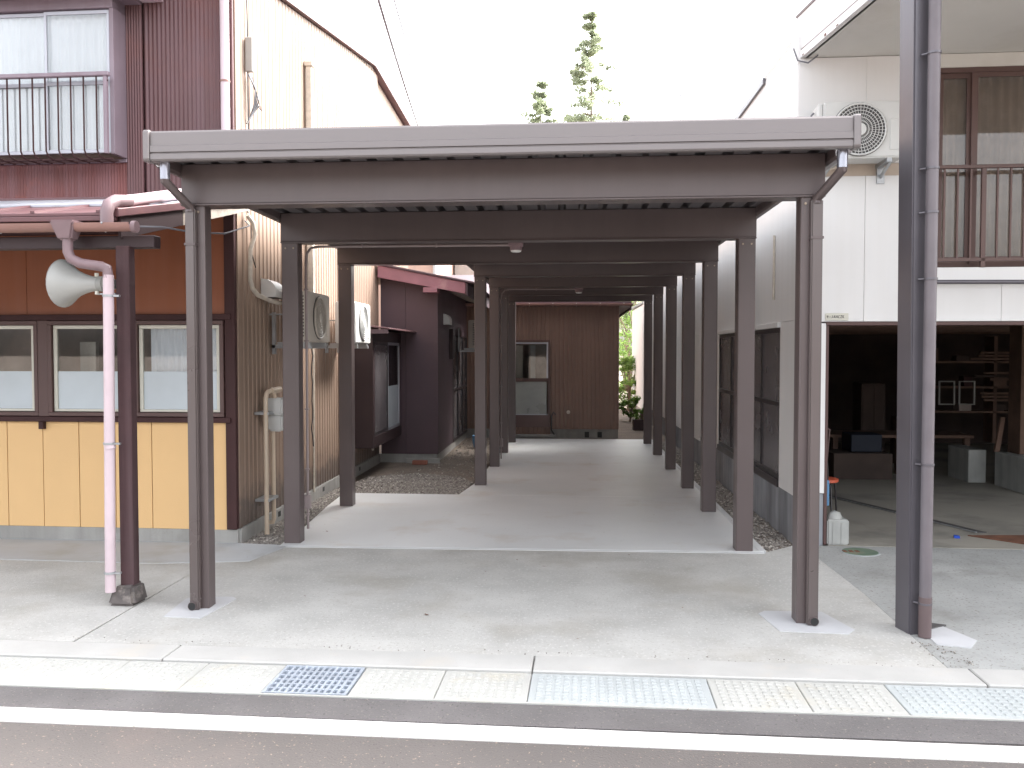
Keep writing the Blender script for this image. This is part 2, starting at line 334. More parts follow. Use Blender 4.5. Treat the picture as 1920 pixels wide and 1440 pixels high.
# gutter with cover slabs (street frame)
gt = struct(MB(MS).box(-60, 60, 4.11, 4.50, -0.30, -0.045).build('street_gutter', pit))
struct(MB(MS).box(-60, 60, 4.10, 4.115, -0.10, -0.006).build('gutter_lip', coverm))
KB = []
edges = [-60.0, 60.0]
kx = [-20+i*2.0 for i in range(0, 22)]
kerb = struct(MB(MS).box(-60, 60, 4.50, 4.74, -0.30, -0.03).build('kerb', kerbm))
for a, b in zip([-7.4, -5.4, -2.29, -0.29, 1.98, 3.98, 5.98], [-5.4, -2.29, -0.29, 1.98, 3.98, 5.98, 7.98]):
    o = MB(MS).box(a+0.004, b-0.004, 4.505, 4.735, -0.03, 0.004).build('kerb_stone', kerbm, kerb, 0.006)
def cover(a, b, m, grid=True):
    """cover slab with a relief of small square studs"""
    k = MB(MS).box(a+0.0018, b-0.0018, 4.118, 4.497, -0.06, -0.008)
    o = k.build('cover_slab', m, gt, 0.004)
    if grid:
        g = MB(MS); nx = int((b-a-0.06)/0.042); ny = 8
        for i in range(nx):
            for j in range(ny):
                cx = a+0.03+(b-a-0.06)*(i+0.5)/nx; cy = 4.14+0.335*(j+0.5)/ny
                g.add([(cx-.014,cy-.014,-.008),(cx+.014,cy-.014,-.008),(cx+.014,cy+.014,-.008),(cx-.014,cy+.014,-.008),
                       (cx-.011,cy-.011,-.0035),(cx+.011,cy-.011,-.0035),(cx+.011,cy+.011,-.0035),(cx-.011,cy+.011,-.0035)],
                      [(4,5,6,7),(0,1,5,4),(1,2,6,5),(2,3,7,6),(3,0,4,7)])
        q = g.build('cover_studs', m, o); q['kind'] = 'stuff'
    return o
cov = [(-6.5,-5.6,0),(-5.6,-4.7,0),(-4.7,-3.8,0),(-3.8,-2.93,0),(-2.93,-2.46,0),(-2.46,-2.02,0),(-2.02,-1.595,0),
       (-1.165,-0.74,0),(-0.74,-0.29,0),(-0.29,0.60,1),(0.60,1.04,0),(1.04,1.475,0),(1.475,2.36,1),(2.36,3.25,1),(3.25,4.14,0),(4.14,5.03,0),(5.03,5.92,0)]
for a, b, g in cov: cover(a, b, coverg if g else coverm)
# steel grate
gr = thing('drain_grate', 'square mesh steel drain grate set among the pale gutter covers', 'drain grate', tuple(MS @ Vector((-1.38, 4.31, -0.01))))
f = MB(MS)
for (a,b,c,d) in ((-1.59,-1.17,4.122,4.136),(-1.59,-1.17,4.479,4.493),(-1.59,-1.576,4.136,4.479),(-1.184,-1.17,4.136,4.479)): f.box(a,b,c,d,-0.045,-0.004)
f.build('frame', galvg, gr)
for i in range(11):
    x = -1.576+0.392*(i+1)/12; MB(MS).box(x-.0065, x+.0065, 4.136, 4.479, -0.04, -0.006).build('bar', galvg, gr)
for j in range(5):
    y = 4.136+0.343*(j+1)/6; MB(MS).box(-1.576, -1.184, y-.0075, y+.0075, -0.035, -0.008).build('cross_bar', galvg, gr)
# forecourts
def sheetpoly(name, pts, z, m, th=0.05, kind='structure', parent=None):
    o = MB().prism([(x, y, z-th) for x, y in pts], (0, 0, th)).build(name, m, parent)
    if not parent: o['kind'] = kind
    return o
def kline(x): return 4.745-0.0262*x
sheetpoly('left_forecourt', [(-12, kline(-12)), (-2.815, kline(-2.815)), (-2.79, 7.42), (-12, 7.75)], 0.0, apron)
sheetpoly('pale_screed_strip', [(-12, 6.98), (-4.5, 6.72), (-3.2, 6.66), (-2.50, 6.78), (-2.36, 7.36), (-2.80, 7.415), (-12, 7.70)], 0.004, oldstrip, 0.004)
sheetpoly('forecourt', [(-2.80, kline(-2.8)), (2.0, kline(2.0)-.01), (2.045, 6.1), (2.03, 7.2), (1.98, 7.66), (1.64, 7.33), (-2.44, 7.33), (-2.79, 7.42)], 0.0, apron)
sheetpoly('right_forecourt', [(2.006, kline(2.0)), (14, kline(14)), (14, 7.27), (2.25, 7.65), (1.986, 7.66), (2.036, 7.2), (2.05, 6.1)], -0.003, apronr)
sheetpoly('garage_floor', [(2.25, 7.655), (14, 7.28), (14, 18), (2.25, 18)], 0.0, gfloor)
sheetpoly('mortar_patch', [(-2.51, 5.31), (-2.26, 5.29), (-2.20, 5.72), (-2.24, 5.77), (-2.50, 5.76), (-2.54, 5.70)], 0.004, patch, 0.006)
sheetpoly('mortar_patch', [(1.27, 5.25), (1.66, 5.22), (1.72, 5.30), (1.63, 5.66), (1.27, 5.66), (1.22, 5.6)], 0.004, patch, 0.006)
sheetpoly('mortar_patch', [(2.10, 5.07), (2.27, 5.02), (2.36, 5.15), (2.27, 5.42), (2.13, 5.44)], 0.002, patch, 0.006)
# the new carport slab, with a saw joint at y = 10.2
sl_ = struct(sheetpoly('carport_slab', [(-2.44, 7.34), (1.64, 7.34), (1.60, 10.05), (-2.60, 10.17), (-2.56, 9.3), (-2.47, 8.2)], 0.006, slabm))
sheetpoly('carport_slab', [(-1.24, 10.14), (1.60, 10.06), (1.60, 16.85), (-1.05, 16.88), (-1.13, 11.15)], 0.006, slabm)
sheetpoly('slab_kerb', [(1.60, 7.36), (1.66, 7.36), (1.64, 16.8), (1.602, 16.8)], 0.010, slabe)
sheetpoly('slab_kerb', [(-2.44, 7.30), (1.64, 7.30), (1.64, 7.338), (-2.44, 7.338)], 0.004, slabe)
sheetpoly('bare_soil', [(-2.85, 7.42), (-2.44, 7.35), (-2.6, 10.2), (-1.2, 10.2), (-1.12, 17.2), (-2.85, 17.2)], -0.015, dirt)
sheetpoly('bare_soil', [(1.64, 7.34), (1.98, 7.67), (1.98, 30), (-1.2, 30), (-1.2, 16.9), (1.62, 16.84)], -0.015, dirt)
stones('gravel', [(-2.82, 7.43), (-2.46, 7.37), (-2.5, 8.2), (-2.62, 10.2), (-2.82, 10.3)], 2600, .009, .022, -0.012, grav, 3)
stones('gravel', [(1.665, 7.36), (1.97, 7.68), (1.97, 16.5), (1.65, 16.5)], 4200, .009, .024, -0.012, grav, 4)
stones('gravel', [(-2.82, 10.3), (-2.62, 10.20), (-1.27, 10.16), (-1.16, 11.1), (-1.4, 11.6), (-2.0, 12.0), (-2.6, 11.6)], 5200, .010, .026, -0.012, grav, 5)
stones('gravel', [(-2.5, 11.8), (-1.2, 11.2), (-1.1, 16.8), (-1.9, 16.8), (-1.9, 13.0)], 900, .008, .016, -0.012, grav, 6)

# ------------------------------------------------------------------ carport
cp = thing('carport', 'long dark brown steel carport with flat folded roof over the concrete slab', 'carport', (-0.4, 5.4, 0))
RY = [7.36, 9.165, 10.745, 12.50, 14.255, 16.0]
LYX = [(-2.43, 7.425), (-2.425, 9.28), (-1.13, 10.845), (-1.10, 12.64), (-1.09, 14.405), (-1.065, 16.135)]
def yf(x): return 5.49-0.0235*(x+2.4)       # front row line
def post(x, y, w=0.14, front=False):
    o = MB().box(x, x+w, y, y+w, 0.0, 2.62).build('post', steel, cp, 0.006)
    for dx in (0.035, w-0.035):
        MB().tube([(x+dx, y-0.008, 2.545), (x+dx, y+0.002, 2.545)], 0.008, 6).build('bolt', bolt, o)
    return o
def bpx(o): return o
for (x, y) in LYX: post(x, y)
for y in RY: post(1.413, y)
def beam(x0, y0, x1, y1, zt=2.842, zb=2.60, w=0.12):
    m = MB()
    m.hexa([(x0,y0,zb),(x1,y1,zb),(x1,y1+w,zb),(x0,y0+w,zb),(x0,y0,zt),(x1,y1,zt),(x1,y1+w,zt),(x0,y0+w,zt)])
    o = m.build('beam', steel, cp, 0.004)
    l = MB(); l.hexa([(x0,y0-.012,zb-.012),(x1,y1-.012,zb-.012),(x1,y1+w+.012,zb-.012),(x0,y0+w+.012,zb-.012),(x0,y0-.012,zb-.001),(x1,y1-.012,zb-.001),(x1,y1+w+.012,zb-.001),(x0,y0+w+.012,zb-.001)])
    l.build('flange', steel, o, 0.002)
    return o
for i, ((lx, ly), ry) in enumerate(zip(LYX, RY)): beam(lx-0.005, ly-0.004, 1.557, ry-0.004)
# front row
fl = MB().box(-2.402, -2.292, 5.49, 5.60, 0, 2.62).build('post', steel, cp, 0.006)
fr = MB().box(1.405, 1.520, 5.405, 5.525, 0, 2.62).build('post', steel, cp, 0.006)
for px_, o in ((-2.33, fl), (1.43, fr)):
    y = 5.49 if px_ < 0 else 5.405
    MB().tube([(px_, y-0.008, 2.545), (px_, y+0.002, 2.545)], 0.008, 6).build('bolt', bolt, o)
beam(-2.44, 5.485, 1.545, 5.40, 2.845, 2.595, 0.13)
# roof deck: folded plate, ribs running away from the street
def deck(x0, x1, y0, y1, skew=0.0):
    pr = corr_profile(x0, x1, 0.167, 0.065)
    m = MB(); n = len(pr)
    def yy(x): return y0-(0.0235*(x+0.4) if skew else 0)
    vs = [(a, yy(a), 2.846+d) for a, d in pr]+[(a, y1, 2.846+d) for a, d in pr]
    vs += [(a, y, z+0.004) for a, y, z in vs]
    fs = []
    for i in range(n-1): fs += [(i, n+i, n+i+1, i+1), (2*n+i, 2*n+i+1, 3*n+i+1, 3*n+i), (i, i+1, 2*n+i+1, 2*n+i), (n+i+1, n+i, 3*n+i, 3*n+i+1)]
    fs += [(0, 2*n, 3*n, n), (n-1, 2*n-1, 4*n-1, 3*n-1)]
    return m.add(vs, fs).build('roof_deck', deckm, cp)
deck(-2.46, 1.58, 5.19, 9.7, 1); deck(-1.22, 1.58, 9.705, 16.35)
# front fascia: extruded with two grooves
def fas(x0, x1, prof, name, m, b=0.0):
    """prof: list of (depth towards the street, z)"""
    q = MB(); A = [(x0, yf(x0)-0.30-d, z) for d, z in prof]; Bp = [(x1, yf(x1)-0.30-d, z) for d, z in prof]
    n = len(prof); q.add(A+Bp, [tuple(range(n)), tuple(range(2*n-1, n-1, -1))]+[(i, n+i, n+(i+1)%n, (i+1)%n) for i in range(n)])
    return q.build(name, m, cp, b)
ZB, ZT = 2.794, 2.972
fas(-2.475, 1.595, [(0, ZB), (.040, ZB), (.048, ZB+.01), (.048, ZB+.040), (.040, ZB+.044), (.040, ZB+.048), (.050, ZB+.052), (.050, ZB+.088), (.043, ZB+.092), (.043, ZT-.012), (.035, ZT), (0, ZT)], 'front_fascia', steelf)
for x in (-2.515, 1.596):
    fas(x, x+0.038, [(-.02, ZB-.004), (.05, ZB-.004), (.06, ZB+.01), (.06, ZT-.006), (.05, ZT+.006), (-.02, ZT+.006)], 'corner_cap', steelf, 0.004)
for x in (-2.515, 1.618):
    q = MB(); y1 = 9.75 if x < 0 else 16.4; w_ = .018
    q.box(x, x+w_, 5.21, y1, 2.80, 2.965).build('side_fascia', steelf, cp)
B(-1.30, -1.28, 9.75, 16.4, 2.80, 2.965).build('side_fascia', steelf, cp)
B(-2.48, -1.30, 9.73, 9.75, 2.80, 2.965).build('side_fascia', steelf, cp)
# side gutters under the eaves
def sgut(x0, x1, y0, y1):
    q = MB(); t = .004
    q.prism([(x0, y0, 2.88), (x0, y0, 2.79), (x0+.015, y0, 2.775), (x1-.015, y0, 2.775), (x1, y0, 2.79), (x1, y0, 2.88), (x1-t, y0, 2.88), (x1-t, y0, 2.794), (x1-.018, y0, 2.779), (x0+.018, y0, 2.779), (x0+t, y0, 2.794), (x0+t, y0, 2.88)], (0, y1-y0, 0))
    return q.build('side_gutter', steel, cp)
sgut(1.552, 1.612, 5.24, 16.3); sgut(-2.494, -2.44, 5.24, 9.7); sgut(-1.275, -1.21, 9.76, 16.3)
# downpipes of the front posts
for s in (-1, 1):
    if s < 0: x0, x1, yp, gx = -2.402, -2.338, 5.49, -2.54
    else: x0, x1, yp, gx = 1.456, 1.524, 5.405, 1.585
    xm = (x0+x1)/2
    q = MB().box(x0, x1, yp-.045, yp-.002, 0.004, 2.565)
    dp = q.build('downpipe', MATS['downpipe_steel'], cp, 0.008, seg=2)
    # outlet ring and black bore
    ox = xm-.012 if s < 0 else xm+.008
    MB().tube([(ox, yp-.056, .032), (ox, yp-.040, .032)], .0275, 16).build('outlet', steel, dp, smooth=50)
    MB().tube([(ox, yp-.0575, .032), (ox, yp-.0555, .032)], .0235, 16).build('outlet_bore', black, dp, smooth=50)
    gxc = -2.425 if s < 0 else 1.562
    yq = yf(gxc)-0.26
    up = MB(); up.tube([(gxc, yq, 2.80), (gxc, yq, 2.70)], .030, 14)
    up.build('gutter_outlet', shiny, dp, smooth=50)
    d = MB(); d.tube([(gxc, yq, 2.725), (gxc, yq, 2.69), (xm, yp-.03, 2.57), (xm, yp-.03, 2.54)], .029, 14)
    d.build('outlet_elbow', steel, dp, smooth=50)
    B(x0-.004, x1+.004, yp-.049, yp-.001, 2.33, 2.345).build('pipe_band', steel, dp)
# lamps and their conduits
def lamp(lx, ly, cx0, cy, lab, lab2, px_, grp=True):
    t = thing('ceiling_lamp', lab, 'lamp', (lx, ly, 2.59))
    B(lx-.062, lx+.062, ly-.05, ly+.05, 2.565, 2.60).build('mounting_box', leader, t, .004)
    MB().tube([(lx, ly, 2.566), (lx, ly, 2.53)], .052, 20).build('housing', leader, t, smooth=50)
    MB().tube([(lx, ly, 2.531), (lx, ly, 2.519), (lx, ly, 2.514)], [.046, .044, .03], 20).build('lamp_cover', lampw, t, smooth=50)
    gutc = MATS['conduit_grey']; c = thing('conduit', lab2, 'conduit', (px_, cy, 0.3))
    MB().tube([(lx-.06, ly, 2.578), (cx0+.12, cy, 2.578), (cx0+.05, cy, 2.565), (cx0+.012, cy, 2.52), (px_, cy, 2.42), (px_, cy, 0.10)], .0115, 8).build('pipe', gutc, c, smooth=60)
    B(px_-.028, px_+.028, cy-.025, cy+.02, .28, .40).build('junction_box', gutc, c, .004)
    for z in (.22, .62, 1.15, 1.75, 2.2): B(px_-.018, px_+.016, cy-.016, cy+.014, z, z+.014).build('clip', gutc, c)
    for x in (cx0+.5, cx0+1.15):
        if x < lx-.1: B(x, x+.014, ly-.015, ly+.013, 2.563, 2.602).build('clip', gutc, c)
lamp(-0.43, 7.58, -2.275, 7.60, 'nearest round lamp under the carport with a white lens', 'thin brown conduit from the near lamp along the beam and down the second left post', -2.27)
lamp(0.185, 12.83, -0.94, 12.83, 'farther round lamp under the carport on its short conduit', 'thin brown conduit serving the far lamp, running down an inner left post', -0.945)

# ------------------------------------------------------------------ left house
lh = thing('townhouse', 'two storey house with yellow panels, maroon upper cladding and tan corrugated side', 'house', (-2.83, 7.42, 0))
def L(*a): return MB(ML).box(*a)
L(-7.2, -0.002, -0.005, 0.2, -0.02, .122).build('foundation', found, lh, .004)
L(-7.2, -0.09, 0.004, 0.05, .122, 1.06).build('wall_backing', trim, lh)
j = -0.435; L(-.432, -.095, -.010, .004, .118, 1.055).build('wall_panel', yellow, lh, .002)
for i in range(20):
    a = -.435-.3335*(i+1); b = a+.3335
    L(a+.003, b-.003, -.010+random.uniform(-.001, .001), .004, .120, 1.055).build('wall_panel', yellow, lh, .002)
L(-.09, 0.0, -.035, .06, .125, 2.95).build('corner_post', trim, lh, .004)
L(-7.2, -.04, -.055, .02, 1.05, 1.095).build('sill_beam', trim, lh, .004)
L(-7.2, -.03, -.05, .02, 1.935, 1.985).build('lintel', trim, lh, .004)
L(-1.775, -1.735, -.06, -.012, .985, 1.05).build('sill_bracket', trim, lh)
L(-7.2, -.09, .55, .6, .122, 2.9).build('inner_wall', room, lh)
L(-7.2, -.09, .06, .55, .8, .82).build('inner_floor', room, lh)
L(-7.2, -.09, .06, .55, 2.3, 2.32).build('inner_ceiling', room, lh)
def win(a, b, z0, z1, mode):
    fr_ = MB(ML); t = .035
    for bx in ((a, b, z0, z0+t), (a, b, z1-t, z1), (a, a+t, z0+t, z1-t), (b-t, b, z0+t, z1-t)): fr_.box(bx[0], bx[1], -.045, .03, bx[2], bx[3])
    w_ = fr_.build('window', winfr, lh, .003)
    a2, b2, c2, d2 = a+t+.004, b-t-.004, z0+t+.004, z1-t-.004; s = .032
    sh = MB(ML)
    for bx in ((a2, b2, c2, c2+.022), (a2, b2, d2-.03, d2), (a2, a2+s, c2+.022, d2-.03), (b2-s, b2, c2+.022, d2-.03)): sh.box(bx[0], bx[1], -.02, .012, bx[2], bx[3])
    sh.build('sash', cream, w_, .003)
    zm = z0+(z1-z0)*0.47
    MB(ML).box(a2+s, b2-s, -.004, .001, c2+.022, zm).build('frosted_pane', frost, w_)
    MB(ML).box(a2+s, b2-s, -.004, .001, zm+.001, d2-.03).build('pane', clear, w_)
    if mode == 'curtain':
        pr = corr_profile(a2+s+.05, b2-s+.03, .06, .014, 'sin'); q = MB(ML)
        q.add([(x, .035+d, zm-.1) for x, d in pr]+[(x, .035+d, d2+.02) for x, d in pr], [(i, i+1, len(pr)+i+1, len(pr)+i) for i in range(len(pr)-1)])
        q.build('curtain', curt, w_, smooth=60)
    elif mode == 'room':
        MB(ML).box(a2+s+.05, a2+s+.2, .25, .3, 1.0, 1.75).build('cupboard', curtc, w_)
    else:
        MB(ML).box(b2-s-.12, b2-s-.05, .3, .34, 1.0, 1.95).build('door_post', gwood, w_)
    return w_
win(-.905, -.10, 1.10, 1.93, 'curtain'); win(-1.69, -.975, 1.10, 1.93, 'room'); win(-2.60, -1.785, 1.10, 1.93, 'post'); win(-3.5, -2.7, 1.10, 1.93, 'room'); win(-4.4, -3.6, 1.10, 1.93, 'post')
for a, b in ((-1.785, -1.69), (-.975, -.905), (-2.70, -2.60), (-3.6, -3.5), (-7.2, -4.4)): L(a, b, -.04, .03, 1.096, 1.934).build('window_post', winfr, lh, .003)
x = -.095
for i in range(8):
    L(x-.9+.002, x-.002, -.008, .02, 1.986, 2.96).build('upper_board', orange, lh); x -= .9
# first floor cladding (corrugated sheets)
def corrL(a, b, v, z0, z1, pitch, depth, name, m, kind='sin'):
    pr = corr_profile(a, b, pitch, depth, kind); n = len(pr)
    q = MB(ML).add([(p, v-d, z0) for p, d in pr]+[(p, v-d, z1) for p, d in pr]+[(b, v+.02, z0), (b, v+.02, z1), (a, v+.02, z0), (a, v+.02, z1)],
        [(i, i+1, n+i+1, n+i) for i in range(n-1)]+[(2*n, 2*n+1, 2*n+3, 2*n+2), (n-1, 2*n, 2*n+1, 2*n-1), (0, n, 2*n+3, 2*n+2), tuple(range(n-1, -1, -1))+(2*n+2, 2*n), tuple(range(n, 2*n))+(2*n+1, 2*n+3)])
    return q.build(name, m, lh, smooth=30)
corrL(-.79, -.0, -.008, 3.0, 5.35, .038, .009, 'cladding_sheet', maroon)
corrL(-.935, -.79, -.045, 3.0, 5.35, .024, .006, 'cladding_strip', maroon)
corrL(-7.2, -.94, -.03, 2.985, 3.285, .026, .006, 'cladding_sheet', redrust)
corrL(-7.2, -.94, -.01, 4.64, 5.35, .038, .009, 'cladding_sheet', maroon)
L(-7.2, -.93, -.06, -.008, 3.285, 3.315).build('ledge', lav, lh, .003)
L(-.79, -.6, -.35, -.02, 4.64, 4.72).build('beam_end', pink, lh, .004)
L(-7.2, -.79, -.5, -.02, 4.615, 4.76).build('window_hood', lav, lh, .004)
# projecting window
pw = MB(ML)
pw.box(-.965, -.93, -.245, -.01, 3.316, 4.60); pw.box(-7.2, -.93, -.255, -.01, 4.52, 4.612)
wf = pw.build('projecting_window', lav, lh, .003)
L(-7.2, -.97, -.02, 0.0, 3.316, 4.52).build('room_back', room, lh)
for a, b in ((-1.545, -.97), (-2.13, -1.53), (-2.75, -2.14), (-3.35, -2.74)):
    dv = 0 if a in (-1.545, -2.75) else .02
    q = MB(ML)
    for bx in ((a, a+.022, 3.33, 4.51), (b-.022, b, 3.33, 4.51), (a+.022, b-.022, 3.33, 3.36), (a+.022, b-.022, 4.48, 4.51), (a+.022, b-.022, 3.895, 3.925)): q.box(bx[0], bx[1], -.235+dv, -.22+dv, bx[2], bx[3])
    s_ = q.build('sash', silver, wf, .002)
    L(a+.022, b-.022, -.229+dv, -.226+dv, 3.36, 4.48).build('pane', clear, s_)
    pr = corr_profile(a, b, .075, .016, 'sin'); n = len(pr)
    MB(ML).add([(x, -.17-d, 3.34) for x, d in pr]+[(x, -.17-d, 4.5) for x, d in pr], [(i, i+1, n+i+1, n+i) for i in range(n-1)]).build('curtain', curt, s_, smooth=60)
# window railing
rl = MB(ML); rl.box(-4.2, -.915, -.36, -.315, 3.93, 3.965)
rail = rl.build('railing', lav, lh, .006)
L(-.965, -.935, -.35, -.32, 3.30, 3.93).build('rail_post', lav, rail)
MB(ML).box(-4.2, -.93, -.285, -.27, 3.262, 3.276).build('bottom_rail', trim, rail)
MB(ML).box(-4.2, -.93, -.20, -.185, 3.262, 3.276).build('bottom_rail', trim, rail)
for i in range(28):
    x = -1.03-.1115*i
    MB(ML).tube([(x, -.338, 3.93), (x, -.338, 3.33), (x+.01, -.325, 3.285), (x+.03, -.285, 3.268), (x+.05, -.16, 3.266)], .0075, 6).build('bar', trim, rail, smooth=60)
MB(ML).tube([(-.93, -.335, 3.9), (-.955, -.335, 3.87), (-.95, -.335, 3.79)], .006, 6).build('rail_brace', trim, rail)
# tan side wall: corrugated, gambrel top
fx = -2.83
def topz(y):
    pts = [(7.42, 4.93), (8.64, 5.127), (12.815, 5.816), (13.2, 5.79)]
    for (a, za), (b, zb) in zip(pts, pts[1:]):
        if a <= y <= b: return za+(zb-za)*(y-a)/(b-a)
    return pts[-1][1]
def corrX(xp, y0, y1, z0, zf, pitch, depth, name, m, parent, sgn=1, kind='trap'):
    pr = corr_profile(y0, y1, pitch, depth, kind); n = len(pr)
    vs = [(xp+sgn*d, y, z0) for y, d in pr]+[(xp+sgn*d, y, zf(y)) for y, d in pr]
    vs += [(xp-sgn*.02, y0, z0), (xp-sgn*.02, y1, z0), (xp-sgn*.02, y0, zf(y0)), (xp-sgn*.02, y1, zf(y1))]
    fs = [(i, i+1, n+i+1, n+i) for i in range(n-1)]+[(2*n, 2*n+2, 2*n+3, 2*n+1), (0, n, 2*n+2, 2*n), (n-1, 2*n+1, 2*n+3, 2*n-1), tuple(range(n-1, -1, -1))+(2*n, 2*n+1), tuple(range(n, 2*n))+(2*n+3, 2*n+2)]
    return MB().add(vs, fs).build(name, m, parent, smooth=30)
ys = [7.435, 9.5, 11.5, 13.2]
for a, b in zip(ys, ys[1:]): corrX(fx, a, b-.004, .13, topz, .105, .008, 'side_cladding', tan, lh)
corrX(fx-.05, 13.2, 16.0, 2.9, lambda y: 5.79-.05*(y-13.2), .105, .008, 'side_cladding', tan, lh)
B(fx-.05, fx+.012, 7.437, 7.47, .13, 4.93).build('corner_flashing', tan, lh)
B(fx-.2, fx+.02, 7.44, 13.18, -.02, .125).build('side_foundation', found, lh, .004)
for y in (8.42, 10.0, 11.8): B(fx+.015, fx+.023, y, y+.07, .045, .095).build('vent_opening', black, lh)
# upper roof with a verge trim following the wall top
rp = [(7.0, 5.02), (8.64, 5.137), (12.815, 5.826), (16.1, 5.67)]
rpm = [(y, z) for y, z in rp]
q = MB().prism([(-9.9, y, z) for y, z in rpm]+[(-9.9, y, z+.05) for y, z in reversed(rpm)], (9.9-2.77, 0, 0)); q.build('roof', roofm, lh)
B(-10, fx-.06, 13.3, 16.0, 2.9, 5.6).build('rear_wing', tan, lh); B(-10, -9.9, 7.9, 16, 0, 5.4).build('far_wall', tan, lh); B(-9.9, fx-.06, 13.1, 13.18, 0, 5.6).build('back_wall', tan, lh)
B(-9.9, fx-.06, 7.9, 13.1, 4.9, 4.93).build('attic_floor', room, lh)
# lean-to roof in three courses, the middle one paler grey
def course(v0, z0, v1, z1, m, name, uend0, uend1):
    q = MB(ML); t = .022
    q.hexa([(-7.2,v0,z0-t),(uend0,v0,z0-t),(uend1,v1,z1-t),(-7.2,v1,z1-t),(-7.2,v0,z0),(uend0,v0,z0),(uend1,v1,z1),(-7.2,v1,z1)])
    return q.build(name, m, lh, .004)
course(-1.87, 2.560, -1.20, 2.716, roofm, 'roof_sheet', -.005, .055)
course(-1.24, 2.728, -.50, 2.895, roofg, 'grey_course', .05, .11)
course(-.54, 2.905, 0.0, 2.992, roofm, 'roof_sheet', .105, .155)
for i in range(12):
    u = -.15-.45*i
    MB(ML).hexa([(u,-1.87,2.56),(u+.03,-1.87,2.56),(u+.03,-1.24,2.708),(u,-1.24,2.708),(u,-1.87,2.575),(u+.03,-1.87,2.575),(u+.03,-1.24,2.723),(u,-1.24,2.723)]).build('roof_batten', roofm, lh)
L(-7.2, -.01, -1.88, -1.855, 2.505, 2.536).build('eave_board', roofm, lh, .003)
L(-7.2, -.03, -1.85, -1.82, 2.43, 2.535).build('fascia_board', trim, lh, .003)
MB(ML).hexa([(-7.2,-1.82,2.42),(-.02,-1.82,2.42),(.1,0,2.86),(-7.2,0,2.86),(-7.2,-1.82,2.44),(-.02,-1.82,2.44),(.1,0,2.88),(-7.2,0,2.88)]).build('soffit', trim, lh)
L(-7.2, .22, -1.83, -1.74, 2.335, 2.415).build('header_beam', annexd, lh, .004)
# verge board: dark front half, bare grey wood behind
def verge(v0, v1, m, lab=None):
    def u(v): return -.02+.155*(v+1.86)/1.86
    def zt(v): return 2.55+.42*(v+1.86)/1.86
    def zb(v): return 2.385+.485*(v+1.86)/1.86
    q = MB(ML).hexa([(u(v0),v0,zb(v0)),(u(v0)+.022,v0,zb(v0)),(u(v1)+.022,v1,zb(v1)),(u(v1),v1,zb(v1)),(u(v0),v0,zt(v0)),(u(v0)+.022,v0,zt(v0)),(u(v1)+.022,v1,zt(v1)),(u(v1),v1,zt(v1))])
    o = q.build('verge_board', m, lh, .002)
    if lab: o['label'] = lab
verge(-1.84, -1.1, annexd)
MB(ML).hexa([(-.03,-1.90,2.525),(.02,-1.90,2.525),(.185,.0,2.935),(.13,0,2.935),(-.03,-1.90,2.578),(.02,-1.90,2.578),(.185,0,3.0),(.13,0,3.0)]).build('verge_cap', roofm, lh, .004)
verge(-1.095, 0.02, oldwood, 'bare weathered grey rear length of verge board')
# porch post on its stone
bs = MB().add([(-2.985,5.505,0),(-2.795,5.50,0),(-2.79,5.70,0),(-2.98,5.71,0),(-2.955,5.53,.12),(-2.815,5.52,.135),(-2.81,5.68,.135),(-2.95,5.69,.12)], [(0,3,2,1),(4,5,6,7),(0,1,5,4),(1,2,6,5),(2,3,7,6),(3,0,4,7)])
pst = B(-2.915, -2.825, 5.56, 5.64, .125, 2.345).build('porch_post', darkwood, lh, .004)
bs.build('base_stone', stone, lh, .02, seg=2)
# eave gutter, leader box, downpipe
def halfgutter(p0, p1, r, name, m, parent, M=None):
    a = Vector(p0); b = Vector(p1); d = (b-a).normalized(); s = Vector((0, 0, 1)).cross(d).normalized(); vs = []; n = 10
    for p in (a, b):
        for rr in (r, r-.005):
            for k in range(n+1):
                th = math.pi+math.pi*k/n; vs.append(tuple(p+s*math.cos(th)*rr+Vector((0, 0, 1))*math.sin(th)*rr))
    N = n+1; fs = []
    for k in range(n): fs += [(k, k+1, 2*N+k+1, 2*N+k), (N+k+1, N+k, 3*N+k, 3*N+k+1), (k+1, k, N+k, N+k+1), (2*N+k, 2*N+k+1, 3*N+k+1, 3*N+k)]
    fs += [(0, 2*N, 3*N, N), (n, N+n, 3*N+n, 2*N+n)]
    return MB(M).add(vs, fs).build(name, m, parent, smooth=50)
MLg = ML @ Matrix.Translation((.085, 0, 0))
g_ = halfgutter((-7.2, -1.95, 2.485), (.055, -1.95, 2.475), .052, 'eave_gutter', gut, lh, MLg)
MB(MLg).tube([(.055, -1.95, 2.452), (.085, -1.95, 2.452)], .038, 12).build('gutter_end', leader, g_, smooth=50)
for u in (-.85, -.14, -1.5): MB(MLg).tube([(u, -1.86, 2.49), (u+.01, -1.94, 2.425), (u+.02, -2.005, 2.475)], .006, 6).build('gutter_bracket', galv, g_, smooth=60)
lb = MB(MLg).add([(-.47,-2.02,2.495),(-.30,-2.02,2.495),(-.30,-1.87,2.495),(-.47,-1.87,2.495),(-.425,-1.99,2.37),(-.335,-1.99,2.37),(-.335,-1.91,2.37),(-.425,-1.91,2.37)], [(0,3,2,1),(4,5,6,7),(0,1,5,4),(1,2,6,5),(2,3,7,6),(3,0,4,7)])
lb.build('leader_box', leader, g_, .012, seg=2)
MB(MLg).tube([(-.38, -1.95, 2.38), (-.38, -1.95, 2.30), (-.36, -1.95, 2.255), (-.30, -1.945, 2.225), (-.17, -1.93, 2.205), (-.13, -1.93, 2.19), (-.122, -1.93, 2.13)], .033, 12).build('offset_pipe', leader, g_, smooth=50)
